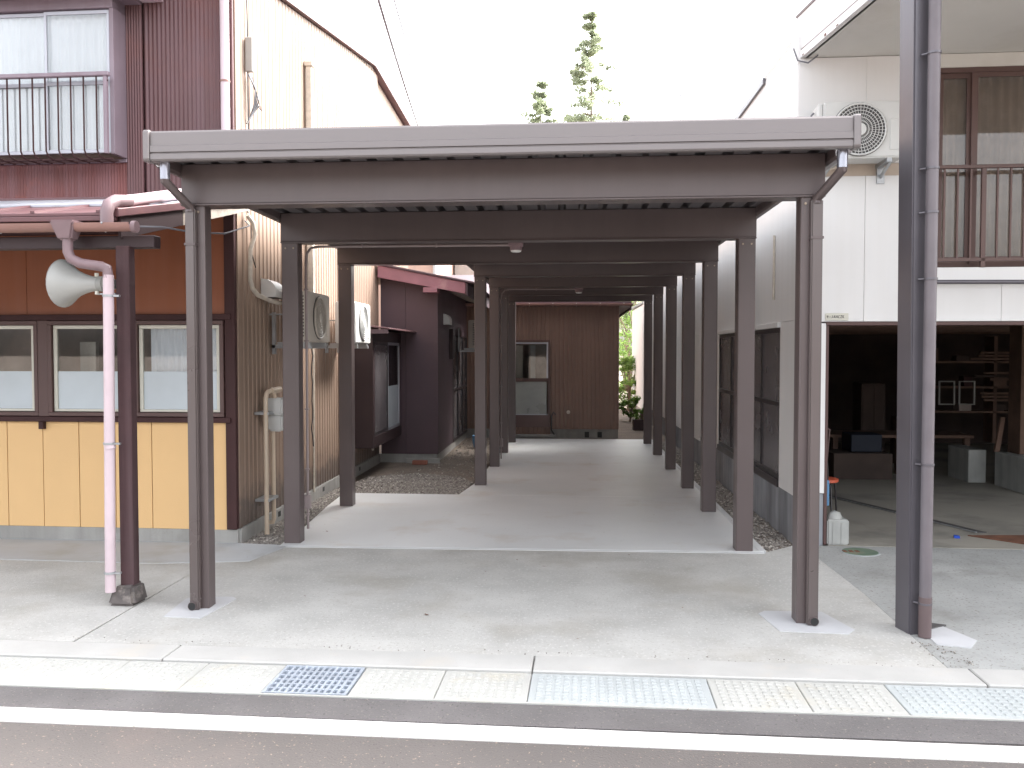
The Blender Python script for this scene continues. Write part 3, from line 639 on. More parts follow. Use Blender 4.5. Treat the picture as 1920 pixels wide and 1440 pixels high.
MB(MLg).tube([(-.122, -1.93, 2.15), (-.145, -1.925, .10)], .033, 14).build('downpipe', pink, g_, smooth=50)
MB(MLg).tube([(-.128, -1.93, 1.03), (-.138, -1.925, 1.08)], .0355, 14).build('pipe_sleeve', pink, g_, smooth=50)
for z in (.22, 1.06, 2.01):
    u = -.122-.023*(2.15-z)/2.05
    MB(MLg).tube([(u, -1.93, z), (u, -1.93, z+.014)], .037, 14).build('pipe_band', galv, g_, smooth=50); MB(MLg).box(u+.03, u+.075, -1.94, -1.92, z, z+.012).build('band_strap', galv, g_)
# upper downpipe, crossing the lean-to roof
MB(ML).tube([(-.045, -.07, 5.3), (-.045, -.07, 3.12), (-.06, -.12, 3.05), (-.05, -.35, 2.985), (-.025, -1.60, 2.685), (-.02, -1.74, 2.655)], .038, 14).build('roof_downpipe', pink, lh, smooth=50)
MB(ML).tube([(-.02, -1.70, 2.66), (-.02, -1.86, 2.635), (-.025, -1.93, 2.60), (-.03, -1.95, 2.55), (-.03, -1.95, 2.46)], .04, 14).build('pipe_elbow', leader, lh, smooth=50)
MB(ML).tube([(-.045, -.07, 3.935), (-.045, -.07, 3.95)], .043, 14).build('pipe_band', gut, lh, smooth=50)
# wiring along the lean-to and side wall
tag(MB().tube([(-2.74, 5.51, 2.46), (-2.62, 5.6, 2.468), (-2.55, 5.9, 2.475), (-2.6, 6.6, 2.56), (-2.66, 7.3, 2.72), (-2.79, 7.55, 2.80)], .006, 6).build('wire', cablew, at=(-2.6, 6, 2.46), smooth=60),
    'thin pale wire running from the porch gutter end towards the house corner', 'wire')

# horn loudspeaker
hn = thing('horn_loudspeaker', 'grey horn loudspeaker mounted on the dark porch post', 'loudspeaker', (-3.0, 5.56, 2.11))
ax = Vector((-1, .16, .03)).normalized(); s0 = Vector((-2.955, 5.60, 2.10))
def alongp(t): return tuple(s0+ax*t)
MB().tube([alongp(t) for t in (.10, .13, .17, .22, .27, .32, .355, .375)], [.042, .046, .054, .068, .088, .118, .146, .156], 28, cap=False).build('bell', hornm, hn, smooth=60)
MB().tube([alongp(t) for t in (.37, .375, .38)], [.150, .160, .154], 28, cap=False).build('rim', hornm, hn, smooth=60)
MB().tube([alongp(t) for t in (.371, .33, .28, .2, .15)], [.150, .118, .085, .055, .02], 28, cap=False).build('throat', hornd, hn, smooth=60)
MB().tube([alongp(t) for t in (-.02, 0.0, .055, .06, .10)], [.03, .038, .038, .05, .05], 20).build('driver', hornd, hn, smooth=50)
MB().tube([tuple(Vector(alongp(.115))+Vector((0, 0, -.065))), tuple(Vector(alongp(-.02))+Vector((0, .0, -.065)))], .007, 6).build('bracket', galv, hn)
for dz in (-.058, .058): MB().tube([tuple(Vector(alongp(.115))+Vector((0, -.01, dz-.012))), tuple(Vector(alongp(.115))+Vector((0, -.01, dz+.012)))], .013, 10).build('wing_bolt', cream, hn)

# ------------------------------------------------------------------ air conditioners
def acunit(label, group, kind, loc, fwd, body_m, W=.78, D=.25, H=.50, fan_at=.36, fan_r=.2, side_grille=False):
    """outdoor unit; local frame: x along the front, -y is the front, base centre at loc; fwd = rotation in degrees"""
    M = Matrix.Translation(loc) @ Matrix.Rotation(math.radians(fwd), 4, 'Z')
    t = thing('air_conditioner', label, 'air conditioner', loc, group)
    MB(M).box(-W/2, W/2, -D/2, D/2, .02, H).build('casing', body_m, t, .012, seg=2)
    cx = -W/2+W*fan_at; cz = .02+(H-.02)*.5
    MB(M).tube([(cx, -D/2-.004, cz), (cx, -D/2+.001, cz)], fan_r+.012, 36).build('fan_recess', acd, t)
    g = MB(M); n = 44
    for i in range(n):
        th = 2*math.pi*i/n; a2 = th+.10
        g.add([(cx+math.cos(th)*.045, -D/2-.016, cz+math.sin(th)*.045), (cx+math.cos(th+.02*1.5)*.045, -D/2-.016, cz+math.sin(th+.03)*.045),
               (cx+math.cos(a2+.018)*fan_r, -D/2-.012, cz+math.sin(a2+.018)*fan_r), (cx+math.cos(a2)*fan_r, -D/2-.012, cz+math.sin(a2)*fan_r),
               (cx+math.cos(th)*.045, -D/2-.008, cz+math.sin(th)*.045), (cx+math.cos(th+.03)*.045, -D/2-.008, cz+math.sin(th+.03)*.045),
               (cx+math.cos(a2+.018)*fan_r, -D/2-.006, cz+math.sin(a2+.018)*fan_r), (cx+math.cos(a2)*fan_r, -D/2-.006, cz+math.sin(a2)*fan_r)],
              [(0,1,2,3),(4,7,6,5),(0,4,5,1),(1,5,6,2),(2,6,7,3),(3,7,4,0)])
    for rr in [.045+(fan_r-.045)*k/6 for k in range(1, 7)]:
        pts = [(cx+math.cos(2*math.pi*k/32)*rr, -D/2-.013, cz+math.sin(2*math.pi*k/32)*rr) for k in range(33)]
        g.tube(pts, .0032 if rr < fan_r*.99 else .008, 5, cap=False)
    g.build('fan_guard', body_m, t)
    MB(M).tube([(cx, -D/2-.020, cz), (cx, -D/2-.006, cz)], [.05, .052], 20).build('hub_cap', body_m, t, smooth=50)
    if W > .6: MB(M).box(cx+fan_r+.035, W/2-.03, -D/2-.006, -D/2+.002, .08, .33).build('service_panel', body_m, t, .003)
    if side_grille:
        s = side_grille; x0 = s*W/2
        for r_ in range(13):
            for c_ in range(2):
                z = .07+r_*.031; y = -.085+c_*.075
                MB(M).box(min(x0, x0+s*.003), max(x0, x0+s*.003), y, y+.05, z, z+.015).build('grille_slot', acd, t)
    for xx in (-W*.32, W*.32):
        b = MB(M); b.box(xx-.02, xx+.02, -D/2+.01, D/2+.09, -.012, .02); br = b.build('bracket_arm', galv, t)
    return t, M
def lbracket(t, x0, x1, y, z, h=.34, m=galv):
    B(x0, x1-.006, y, y+.035, z-.004, z+.03).build('bracket_arm', m, t); B(x0, x0+.03, y, y+.04, z-.06, z+h).build('bracket_plate', m, t); B(x0, x1-.1, y-.06, y-.045, z+h-.03, z+h-.015).build('stay_rod', m, t)
# left wall units face +x
t, M = acunit('beige air conditioner unit on the tan wall, nearer of the two', 'air conditioners on the tan wall', '', (-2.54, 8.53, 1.735), 90, acbg, .78, .24, .50, .50, .2, side_grille=-1)
lbracket(t, -2.81, -2.42, 8.28, 1.70); lbracket(t, -2.81, -2.42, 8.78, 1.70)
t, M = acunit('whiter air conditioner unit on the tan wall, farther, beside the dark bay window', 'air conditioners on the tan wall', '', (-2.54, 10.41, 1.745), 90, acw, .78, .24, .50, .50, .2, side_grille=-1)
lbracket(t, -2.81, -2.42, 10.14, 1.71); lbracket(t, -2.81, -2.42, 10.68, 1.71)
# hood vent
def hood(label, x, y, z, w_, h_, d, m):
    t = thing('vent_hood', label, 'vent', (x, y, z)); n = 7
    pr = [(0, 0)]+[(d*math.sin(math.pi/2*k/n), h_*(.35+.65*math.cos(math.pi/2*k/n))) for k in range(n+1)]+[(d, 0)]
    q = MB().prism([(x+a, y-w_/2, z+b) for a, b in pr], (0, w_, 0)); q.build('cowl', m, t, smooth=30)
    B(x+.02, x+d-.01, y-w_/2+.01, y+w_/2-.01, z-.004, z+.002).build('louvre', acd, t)
hood('white curved vent hood on the tan side wall', -2.82, 8.15, 2.17, .26, .17, .14, acw)
# insulated pipes
def pipes(name, label, cat, pts, r, m, group=None, n=8):
    o = MB().tube(pts, r, n).build(name, m, at=pts[0], smooth=60); return tag(o, label, cat, group)
pipes('insulated_pipe', 'pale taped refrigerant pipe bending towards the nearer air conditioner', 'pipe', [(-2.79, 7.60, 2.86), (-2.76, 7.66, 2.80), (-2.75, 7.68, 2.70), (-2.78, 7.64, 2.56), (-2.78, 7.63, 2.30), (-2.77, 7.66, 2.22), (-2.76, 7.76, 2.17), (-2.74, 8.0, 2.14), (-2.70, 8.2, 2.12)], .021, pvcw)
pipes('wire', 'thin dark wire hanging down the tan wall corner', 'wire', [(-2.80, 7.62, 2.92), (-2.79, 7.70, 2.80), (-2.80, 7.72, 2.55), (-2.79, 7.80, 2.42)], .005, rubber)
t = thing('pipe_cover', 'long pale vertical pipe cover above the nearer air conditioner', 'pipe cover', (-2.79, 9.5, 2.2))
B(-2.81, -2.745, 9.45, 9.53, 2.20, 4.74).build('cover', pvcw, t, .008); B(-2.83, -2.73, 9.44, 9.54, 4.74, 4.80).build('cap', pvcw, t, .01)
pipes('wall_conduit', 'thin pale pipe down the tan wall below the nearer air conditioner', 'pipe', [(-2.80, 9.62, 1.75), (-2.80, 9.62, .10)], .012, pvcw)
pipes('wall_conduit', 'thin pale pipe at the far end of the tan wall by the third left post', 'pipe', [(-2.80, 10.82, 3.0), (-2.80, 10.82, .03)], .014, pvcw)
pipes('drain_hose', 'dark wavy hose hanging beside the thin pale pipe', 'hose', [(-2.79, 9.52, 1.72)]+[(-2.785+.008*math.sin(k*1.9), 9.52+.012*math.sin(k*1.3), 1.72-.1*k) for k in range(1, 12)], .007, rubber)
# electric bits high on the corner
t = thing('service_bracket', 'weathered cable anchor high on the tan wall corner', 'cable anchor', (-2.8, 7.7, 4.1))
B(-2.815, -2.75, 7.655, 7.70, 4.12, 4.42).build('insulator_box', greyw, t, .006)
for k in range(6):
    a = random.uniform(0, 6)
    MB().tube([(-2.79, 7.66+.02*k, 4.10), (-2.74, 7.70+.03*k, 3.98-.03*k), (-2.76, 7.73+.02*k, 3.86), (-2.80, 7.74-.02*k, 3.76-.02*k)], .006, 6).build('loose_wire', rubber if k % 2 else cablew, t, smooth=60)
MB().tube([(-2.80, 7.66, 4.93), (-2.795, 7.67, 4.5), (-2.80, 7.68, 4.1), (-2.795, 7.67, 3.6), (-2.80, 7.72, 3.1)], .006, 6).build('riser_wire', rubber, t, smooth=60)
# gas meter
gm = thing('gas_meter', 'pale grey gas meter with beige pipes on the tan wall', 'gas meter', (-2.7, 8.0, 0.9))
q = MB(); q.box(-2.755, -2.60, 7.92, 8.10, 1.08, 1.235); q.build('meter_head', acw, gm, .018, seg=2)
for yy in (7.925, 8.015): MB().add([(-2.755,yy,1.075),(-2.60,yy,1.075),(-2.60,yy+.083,1.075),(-2.755,yy+.083,1.075),(-2.735,yy+.012,.93),(-2.615,yy+.012,.925),(-2.615,yy+.07,.925),(-2.735,yy+.07,.93)], [(0,3,2,1),(4,5,6,7),(0,1,5,4),(1,2,6,5),(2,3,7,6),(3,0,4,7)]).build('meter_belly', acw, gm, .015, seg=2)
MB().tube([(-2.60, 8.03, 1.2), (-2.565, 8.03, 1.2)], .022, 12).build('port', black, gm)
B(-2.60, -2.50, 8.05, 8.06, 1.13, 1.20).build('tag_plate', acw, gm)
MB().tube([(-2.71, 7.80, -.02), (-2.71, 7.80, 1.24), (-2.705, 7.815, 1.285), (-2.70, 7.85, 1.30), (-2.69, 7.96, 1.30), (-2.685, 7.97, 1.22)], .021, 12).build('supply_pipe', pvc, gm, smooth=50)
MB().tube([(-2.74, 8.10, 1.22), (-2.74, 8.10, 1.29), (-2.76, 8.11, 1.31), (-2.74, 8.07, 1.29), (-2.735, 8.07, .10), (-2.75, 8.08, .06), (-2.84, 8.08, .05)], .021, 12).build('house_pipe', pvc, gm, smooth=50)
MB().tube([(-2.69, 7.90, 1.30), (-2.68, 8.1, 1.31)], .028, 12).build('valve', pvc, gm, smooth=50)
for z in (.30, 1.09): B(-2.815, -2.68, 7.79, 8.04, z, z+.025).build('clamp', galv, gm, .003)

# ------------------------------------------------------------------ annexe and bay window
an = thing('annexe', 'low dark maroon annexe with a faded red verge behind the gravel', 'house extension', (-1.93, 13.2, 0))
B(-2.80, -2.42, 13.205, 13.4, .12, 2.82).build('front_board', annexm, an)
B(-2.416, -1.93, 13.203, 13.4, .12, 2.80).build('front_board', annexm, an)
B(-2.82, -1.95, 13.22, 13.5, -.02, .118).build('foundation', found, an)
B(-2.42, -1.90, 13.14, 13.20, -.02, .06).build('foundation_step', found, an, .004)
B(-2.1, -1.945, 13.4, 17.1, -.02, .118).build('side_foundation', found, an)
B(-2.0, -1.93, 13.402, 14.85, .12, 2.75).build('side_board', annexm, an)
B(-2.0, -1.932, 14.86, 17.1, 1.95, 2.75).build('side_board', annexm, an)
B(-2.0, -1.93, 14.855, 15.0, .12, 1.948).build('side_board', annexd, an)
sw = B(-1.97, -1.95, 15.0, 17.1, .12, 1.95).build('sliding_window', smoke, an)
for y in (15.0, 15.7, 16.4, 17.06): B(-1.948, -1.925, y, y+.04, .12, 1.95).build('frame', blackf, sw)
B(-1.948, -1.922, 15.0, 17.1, .12, .17).build('frame', blackf, sw); B(-1.948, -1.922, 15.04, 17.06, 1.0, 1.03).build('frame', blackf, sw)
B(-2.83, -2.0, 17.1, 17.18, 0, 2.7).build('rear_wall', annexm, an)
q = MB()  # roof: slopes down to the right, overhangs towards the street
def rz(x): return 2.955+(x+2.78)*(-.20)
for (y0, y1) in ((12.92, 17.4),):
    q.hexa([(-2.80,y0,rz(-2.80)),(-1.36,y0,rz(-1.36)),(-1.36,y1,rz(-1.36)),(-2.80,y1,rz(-2.80)),(-2.80,y0,rz(-2.80)+.03),(-1.36,y0,rz(-1.36)+.03),(-1.36,y1,rz(-1.36)+.03),(-2.80,y1,rz(-2.80)+.03)])
q.build('roof', annexm, an, .004)
MB().hexa([(-2.79,12.95,rz(-2.79)-.185),(-1.48,12.95,rz(-1.48)-.17),(-1.48,12.98,rz(-1.48)-.17),(-2.79,12.98,rz(-2.79)-.185),(-2.79,12.95,rz(-2.79)-.003),(-1.48,12.95,rz(-1.48)-.003),(-1.48,12.98,rz(-1.48)-.003),(-2.79,12.98,rz(-2.79)-.003)]).build('verge_board', fasred, an, .004)
B(-1.475, -1.45, 12.96, 17.4, 2.50, 2.68).build('eave_fascia', annexm, an)
B(-2.11, -1.90, 12.93, 13.2, 2.545, 2.62).build('purlin_end', fasred, an, .004)
MB().hexa([(-1.93,13.2,2.66),(-1.475,12.98,2.52),(-1.475,17.4,2.52),(-1.93,17.4,2.66),(-1.93,13.2,2.67),(-1.475,12.98,2.53),(-1.475,17.4,2.53),(-1.93,17.4,2.67)]).build('soffit', soff, an)
hood('small white vent hood on the dark annexe side wall', -1.93, 13.95, 2.10, .30, .17, .10, acw)
tag(B(-1.93, -1.87, 14.5, 14.75, 1.55, 2.05).build('meter_box', annexd, at=(-1.9, 14.6, 1.6)), 'dark flat box on the annexe side wall below the vent hood', 'box')
t, M = acunit('small air conditioner bracketed high on the dark annexe side wall', None, '', (-1.62, 16.0, 1.72), 90, acbg, .72, .24, .52, .5, .2, side_grille=-1)
B(-1.925, -1.50, 15.66, 15.69, 1.67, 1.70).build('bracket_arm', galv, t); B(-1.925, -1.90, 15.66, 15.69, 1.67, 2.1).build('bracket_plate', galv, t)
tag(B(-2.28, -2.06, 12.93, 13.03, -.01, .05).build('brick', brick, at=(-2.17, 13, 0), bevel=.004), 'single red brick lying on the soil before the annexe wall', 'brick')
# bay window on the tan wall
bw = thing('bay_window', 'dark boxed bay window with its own small roof on the tan side wall', 'window', (-2.6, 12.2, .4))
B(-2.82, -2.49, 11.25, 11.30, .41, 1.95).build('end_panel', annexd, bw, .003)
B(-2.82, -2.49, 11.30, 13.2, .41, .56).build('base_panel', annexd, bw, .003)
B(-2.82, -2.49, 11.30, 13.2, 1.80, 1.95).build('head_panel', annexd, bw, .003)
B(-2.54, -2.49, 11.30, 11.36, .56, 1.80).build('jamb', annexd, bw); B(-2.54, -2.49, 13.12, 13.2, .56, 1.80).build('jamb', annexm, bw)
for a, b, m1 in ((11.36, 12.26, smoke), (12.26, 13.12, frostd)):
    s = MB()
    for bx in ((a, b, .56, .60), (a, b, 1.76, 1.80), (a, a+.035, .60, 1.76), (b-.035, b, .60, 1.76)): s.box(-2.525, -2.50, bx[0], bx[1], bx[2], bx[3])
    o = s.build('sash', blackf if m1 is smoke else silver, bw)
    if m1 is frostd:
        B(-2.515, -2.51, a+.035, b-.035, .60, 1.18).build('frosted_pane', frost, o); B(-2.515, -2.51, a+.035, b-.035, 1.181, 1.76).build('pane', gdark, o)
        B(-2.80, -2.78, 11.3, 13.2, .56, 1.8).build('inner_lining', room, bw)
    else: B(-2.515, -2.51, a+.035, b-.035, .60, 1.76).build('pane', smoke, o)
MB().hexa([(-2.82,11.10,2.02),(-2.25,11.15,1.955),(-2.25,13.2,1.955),(-2.82,13.2,2.02),(-2.82,11.10,2.045),(-2.25,11.15,1.975),(-2.25,13.2,1.975),(-2.82,13.2,2.045)]).build('roof', roofm, bw, .003)
B(-2.80, -2.27, 11.14, 11.16, 1.90, 1.955).build('roof_edge', annexm, bw)
t = thing('outdoor_tap', 'small pale tap on the wall below the bay window', 'tap', (-2.79, 12.3, .3))
MB().tube([(-2.82, 12.3, .33), (-2.74, 12.3, .33), (-2.73, 12.3, .27)], .016, 8).build('spout', pvcw, t); B(-2.76, -2.72, 12.27, 12.33, .345, .375).build('handle', pvcw, t)

# ------------------------------------------------------------------ brown house at the end
rb = thing('end_house', 'brown corrugated house closing the far end of the carport', 'house', (0, 17.2, 0))
def corrY(yp, x0, x1, z0, z1, pitch, depth, name, m, parent, kind='trap'):
    pr = corr_profile(x0, x1, pitch, depth, kind); n = len(pr)
    vs = [(x, yp-d, z0) for x, d in pr]+[(x, yp-d, z1) for x, d in pr]+[(x0, yp+.02, z0), (x1, yp+.02, z0), (x0, yp+.02, z1), (x1, yp+.02, z1)]
    fs = [(i, i+1, n+i+1, n+i) for i in range(n-1)]+[(2*n, 2*n+1, 2*n+3, 2*n+2), (0, n, 2*n+2, 2*n), (n-1, 2*n+1, 2*n+3, 2*n-1), tuple(range(n-1, -1, -1))+(2*n, 2*n+1), tuple(range(n, 2*n))+(2*n+3, 2*n+2)]
    return MB().add(vs, fs).build(name, m, parent, smooth=30)
corrY(17.2, -.30, 1.03, .165, 2.56, .075, .012, 'wall', brownc, rb)
corrY(17.2, -1.05, -.302, 1.90, 2.56, .075, .012, 'wall', brownc, rb)
corrY(17.2, -2.8, -1.052, .165, 2.56, .075, .012, 'wall', brownc, rb)
B(-2.8, 1.02, 17.23, 17.5, -.02, .162).build('foundation', found, rb)
B(1.0, 1.03, 17.22, 23, .165, 2.6).build('side_wall', brownc, rb); B(-2.8, 1.0, 22.9, 23, 0, 2.6).build('back_wall', brownc, rb)
for x in (.37, .62): B(x, x+.085, 17.222, 17.232, 0.0, .11).build('vent_opening', black, rb)
B(.47, .60, 17.215, 17.228, .0, .12).build('vent_flap', found, rb)
q = MB().hexa([(-2.9,16.95,2.60),(1.25,16.95,2.60),(1.25,20.1,3.4),(-2.9,20.1,3.4),(-2.9,16.95,2.635),(1.25,16.95,2.635),(1.25,20.1,3.435),(-2.9,20.1,3.435)]).build('roof', annexm, rb)
MB().hexa([(-2.9,20.1,3.4),(1.25,20.1,3.4),(1.25,23.3,2.6),(-2.9,23.3,2.6),(-2.9,20.1,3.435),(1.25,20.1,3.435),(1.25,23.3,2.635),(-2.9,23.3,2.635)]).build('roof', annexm, rb)
MB().prism([(1.0, 17.24, 2.6), (1.0, 20.1, 3.4), (1.0, 23, 2.6)], (.03, 0, 0)).build('gable', brownc, rb)
gg = halfgutter((-2.9, 16.9, 2.605), (1.28, 16.9, 2.595), .045, 'eave_gutter', gut, rb)
for k in range(9): MB().tube([(-2.5+k*.45, 16.96, 2.61), (-2.5+k*.45, 16.90, 2.55), (-2.5+k*.45, 16.85, 2.60)], .007, 6).build('gutter_bracket', pvcw, gg)
B(1.03, 1.22, 16.98, 23.2, 2.52, 2.56).build('side_soffit', soff, rb); B(1.22, 1.25, 16.96, 23.3, 2.48, 2.6).build('verge_board', annexm, rb)
# its sliding door
dr = MB()
for bx in ((-1.05, -.31, 1.86, 1.90), (-.345, -.31, .20, 1.86), (-1.05, -1.02, .20, 1.86)): dr.box(bx[0], bx[1], 17.165, 17.22, bx[2], bx[3])
door = dr.build('door', frameb, rb)
for bx in ((-1.02, -.345, .20, .44), (-1.02, -.345, 1.09, 1.16)): B(bx[0], bx[1], 17.175, 17.21, bx[2], bx[3]).build('rail', frameb, door)
for bx in ((-1.02, -.345, 1.83, 1.86), (-1.02, -1.0, 1.16, 1.83), (-.375, -.345, 1.16, 1.83), (-1.02, -.345, .44, .455)): B(bx[0], bx[1], 17.172, 17.195, bx[2], bx[3]).build('sash', silver, door)
B(-1.0, -.375, 17.19, 17.195, .455, 1.09).build('frosted_pane', frostd, door)
B(-1.0, -.375, 17.19, 17.195, 1.16, 1.83).build('pane', clear, door)
B(-.98, -.85, 17.35, 17.37, 1.1, 1.8).build('hung_towel', cream, door); B(-.70, -.60, 17.4, 17.42, 1.15, 1.8).build('hung_cloth', greyw, door)
B(-1.05, -.31, 17.8, 17.85, 0, 1.95).build('room_back', room, rb); B(-1.05, -.31, 17.23, 17.8, 1.9, 1.92).build('room_ceiling', room, rb); B(-.31, -.30, 17.25, 17.8, 0.17, 1.9).build('room_side', room, rb); B(-1.06, -1.05, 17.25, 17.8, 0.17, 1.9).build('room_side', room, rb)
corrY(17.2, -1.05, -.302, .06, .20, .075, .012, 'wall', brownc, rb)
B(-1.2, -.2, 17.0, 17.17, .02, .06).build('door_step', found, rb)
tag(MB().tube([(.05, 17.19, .50), (.05, 17.12, .50)], .035, 12).build('wall_valve', pvcw, at=(.05, 17.15, .5)), 'small pale round fitting low on the brown end wall', 'fitting')
pipes('waste_pipe', 'thin dark bent pipe beside the door of the end house', 'pipe', [(-.20, 17.15, .45), (-.24, 17.14, .50), (-.28, 17.14, .42), (-.28, 17.14, .15), (-.22, 17.12, .06)], .015, rubber)
t = thing('planter', 'dark square planter on the soil beyond the slab', 'planter', (1.62, 19.2, 0))
B(1.45, 1.80, 19.0, 19.3, -.02, .22).build('box', annexd, t, .01); B(1.47, 1.78, 19.02, 19.28, .2, .225).build('soil', dirt, t)
tag(MB().tube([(-1.52, 15.4, -.01), (-1.52, 15.4, .10), (-1.52, 15.4, .2)], [.10, .12, .13], 16).build('bucket', blue, at=(-1.52, 15.4, 0), smooth=50), 'small blue bucket on the soil behind the inner left posts', 'bucket')

# ------------------------------------------------------------------ right house
rh = thing('white_house', 'white sided two storey house with an open ground floor garage', 'house', (1.98, 7.69, 0))
def R(*a): return MB(MR).box(*a)
# street front
R(-.01, .235, 0, .12, -.02, .44).build('pier_base', foundd, rh, .004)
R(-.015, .235, -.02, .12, .445, 1.905).build('pier_cladding', white, rh, .004)
R(.235, .262, -.01, .10, 0, 1.90).build('door_jamb', winfr, rh, .003)
R(.235, 9, -.025, .14, 1.885, 1.915).build('door_head', winfr, rh, .003)
x = -.015
for i in range(12):
    R(x+.001, x+.556, -.02, .10, 1.918, 3.145 if i < 2 else 2.24).build('siding_panel', white, rh, .002); x += .5575
x = 1.185-.0
R(-.01, 9, .06, .16, 1.918, 2.24).build('sheathing', whites, rh)
R(-.01, 1.10, .0, .16, 3.146, 3.25).build('floor_band', beige, rh)
for i in range(2): R(-.015+.555*i+.001, .54+.555*i, -.02, .10, 3.252, 4.14).build('siding_panel', white, rh, .002)
R(1.10, 9, -.12, .08, 2.24, 2.36).build('window_ledge', white, rh, .004)
R(1.10, 9, -.02, .10, 4.03, 4.14).build('head_wall', whites, rh)
# big windows with curtains
wn = R(1.10, 9, -.01, .05, 3.99, 4.03).build('window', frameb, rh)
R(1.10, 9, -.01, .05, 2.36, 2.40).build('sill', frameb, wn)
R(1.10, 1.13, -.01, .05, 2.40, 3.99).build('frame', frameb, wn)
for k, (a, b) in enumerate(((1.13, 1.42), (1.40, 2.3), (2.28, 3.2), (3.18, 4.1), (4.08, 5.0), (4.98, 5.9))):
    v = .0 if k % 2 else .025
    s = MB(MR)
    for bx in ((a, a+.05, 2.40, 3.99), (b-.05, b, 2.40, 3.99), (a+.05, b-.05, 2.40, 2.46), (a+.05, b-.05, 3.95, 3.99)): s.box(bx[0], bx[1], v, v+.02, bx[2], bx[3])
    o = s.build('sash', frameb, wn); R(a+.05, b-.05, v+.008, v+.012, 2.46, 3.95).build('pane', gdark, o)
    pr = corr_profile(a, b, .085, .03, 'sin'); n = len(pr)
    MB(MR).add([(x, .10+d, 2.40) for x, d in pr]+[(x, .10+d, 3.98) for x, d in pr], [(i, i+1, n+i+1, n+i) for i in range(n-1)]).build('curtain', curtc, o, smooth=60)
R(1.1, 9, .3, .35, 2.3, 4.1).build('room_back', room, rh)
# balcony railing
br = R(1.10, 7, -.135, -.10, 3.17, 3.20).build('railing', frameb, rh, .003)
R(1.10, 7, -.13, -.105, 2.41, 2.435).build('bottom_rail', frameb, br)
for k in range(46):
    x = 1.14+.105*k; R(x, x+.014, -.125, -.11, 2.435, 3.17).build('baluster', frameb, br)
for x in (1.44, 2.34, 3.24): R(x, x+.035, -.13, -.10, 2.36, 3.17).build('rail_post', frameb, br)
# soffit, balcony slab and its side face
def PR(u, v, z): return tuple(MR @ Vector((u, v, z)))
sp = [(2.00, 7.80), (2.17, 6.45), (2.36, 4.95), (11, 4.5), (11, 7.5)]
MB().prism([(x, y, 4.145) for x, y in sp], (0, 0, .05)).build('balcony_soffit', whites, rh)
def sidef(z0, z1, m, off=0.0, name='balcony_side'):
    p = [(2.00, 7.80), (2.17, 6.45), (2.36, 4.95)]
    for (a, b) in zip(p, p[1:]):
        MB().hexa([(a[0]-.03-off,a[1],z0),(a[0]+.02,a[1],z0),(b[0]+.02,b[1],z0),(b[0]-.03-off,b[1],z0),(a[0]-.03-off,a[1],z1),(a[0]+.02,a[1],z1),(b[0]+.02,b[1],z1),(b[0]-.03-off,b[1],z1)]).build(name, m, rh)
sidef(4.145, 4.205, white, .012, 'lower_trim'); sidef(4.205, 4.222, frameb, .004, 'trim_line'); sidef(4.222, 4.52, white); sidef(4.52, 4.545, frameb, .008, 'parapet_cap')
for k in (0, 2, 3, 6):
    y = 7.6-.22*k; xx = 2.0+(7.8-y)*.126
    MB().box(xx-.047, xx-.040, y, y+.03+.03*(k % 2), 4.15, 4.158+.006*(k % 3)).build('rust_patch', rust, rh)
MB().tube([(1.93, 7.72, 4.24), (1.95, 7.66, 4.12), (2.02, 7.6, 4.08), (2.10, 7.60, 4.14)], .007, 6).build('loose_cable', cablew, rh, smooth=60)
# side wall along the carport
x = 1.957
def S(y0, y1, z0, z1, name, m, x0=x, th=.08, b=.002): return B(x0, x0+th, y0, y1, z0, z1).build(name, m, rh, b)
S(7.70, 22.5, -.02, .415, 'side_foundation', foundd, 1.975)
S(7.68, 8.20, .42, 1.93, 'side_panel', white); S(11.42, 13.0, .42, 1.93, 'side_panel', white)
yy = 13.0
while yy < 22.4: S(yy+.002, min(yy+1.9, 22.5), .36, 1.93, 'side_panel', white); yy += 1.9
yy = 7.68
while yy < 22.4: S(yy+.002, min(yy+1.86, 22.5), 1.934, 4.10, 'side_panel', white); yy += 1.86
S(7.68, 22.5, 4.102, 4.33, 'side_panel', white)
S(8.20, 11.42, .485-.07, .485, 'window_sill', blackf, 1.94, .1)
S(8.18, 11.44, 1.885, 1.932, 'window_hood', white, 1.925, .12)
for (a, b) in ((8.20, 9.77), (9.85, 11.42)):
    s = MB(); f_ = .03
    for bx in ((a, b, .487, .53), (a, b, 1.84, 1.885), (a, a+f_, .53, 1.84), (b-f_, b, .53, 1.84), ((a+b)/2-.02, (a+b)/2+.02, .53, 1.84), (a+f_, b-f_, 1.155, 1.20)): s.box(1.960, 1.985, bx[0], bx[1], bx[2], bx[3])
    o = s.build('side_window', blackf, rh, .003)
    m_ = (a+b)/2
    for (c, d) in ((a+f_, m_-.02), (m_+.02, b-f_)):
        for (e, g) in ((.53, 1.155), (1.20, 1.84)): B(1.974, 1.978, c, d, e, g).build('pane', smoke, o)
B(1.985, 1.99, 9.77, 9.85, .48, 1.89).build('window_post', blackf, rh)
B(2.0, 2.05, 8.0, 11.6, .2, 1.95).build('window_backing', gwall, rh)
# eave gutter piece and roof
B(1.93, 1.952, 8.9, 10.45, 4.30, 4.36).build('eave_trim', poles, rh)
MB().prism([(1.96, 7.9, 4.335), (11, 7.6, 4.335), (11, 22.5, 4.335), (1.96, 22.5, 4.335)], (0, 0, .05)).build('roof', whites, rh)
B(1.96, 11, 22.5, 22.6, 0, 4.33).build('back_wall', white, rh)
pipes('wall_conduit', 'short pale conduit on the white side wall above the windows', 'pipe', [(1.945, 8.42, 2.75), (1.945, 8.42, 2.15)], .011, pvcw)
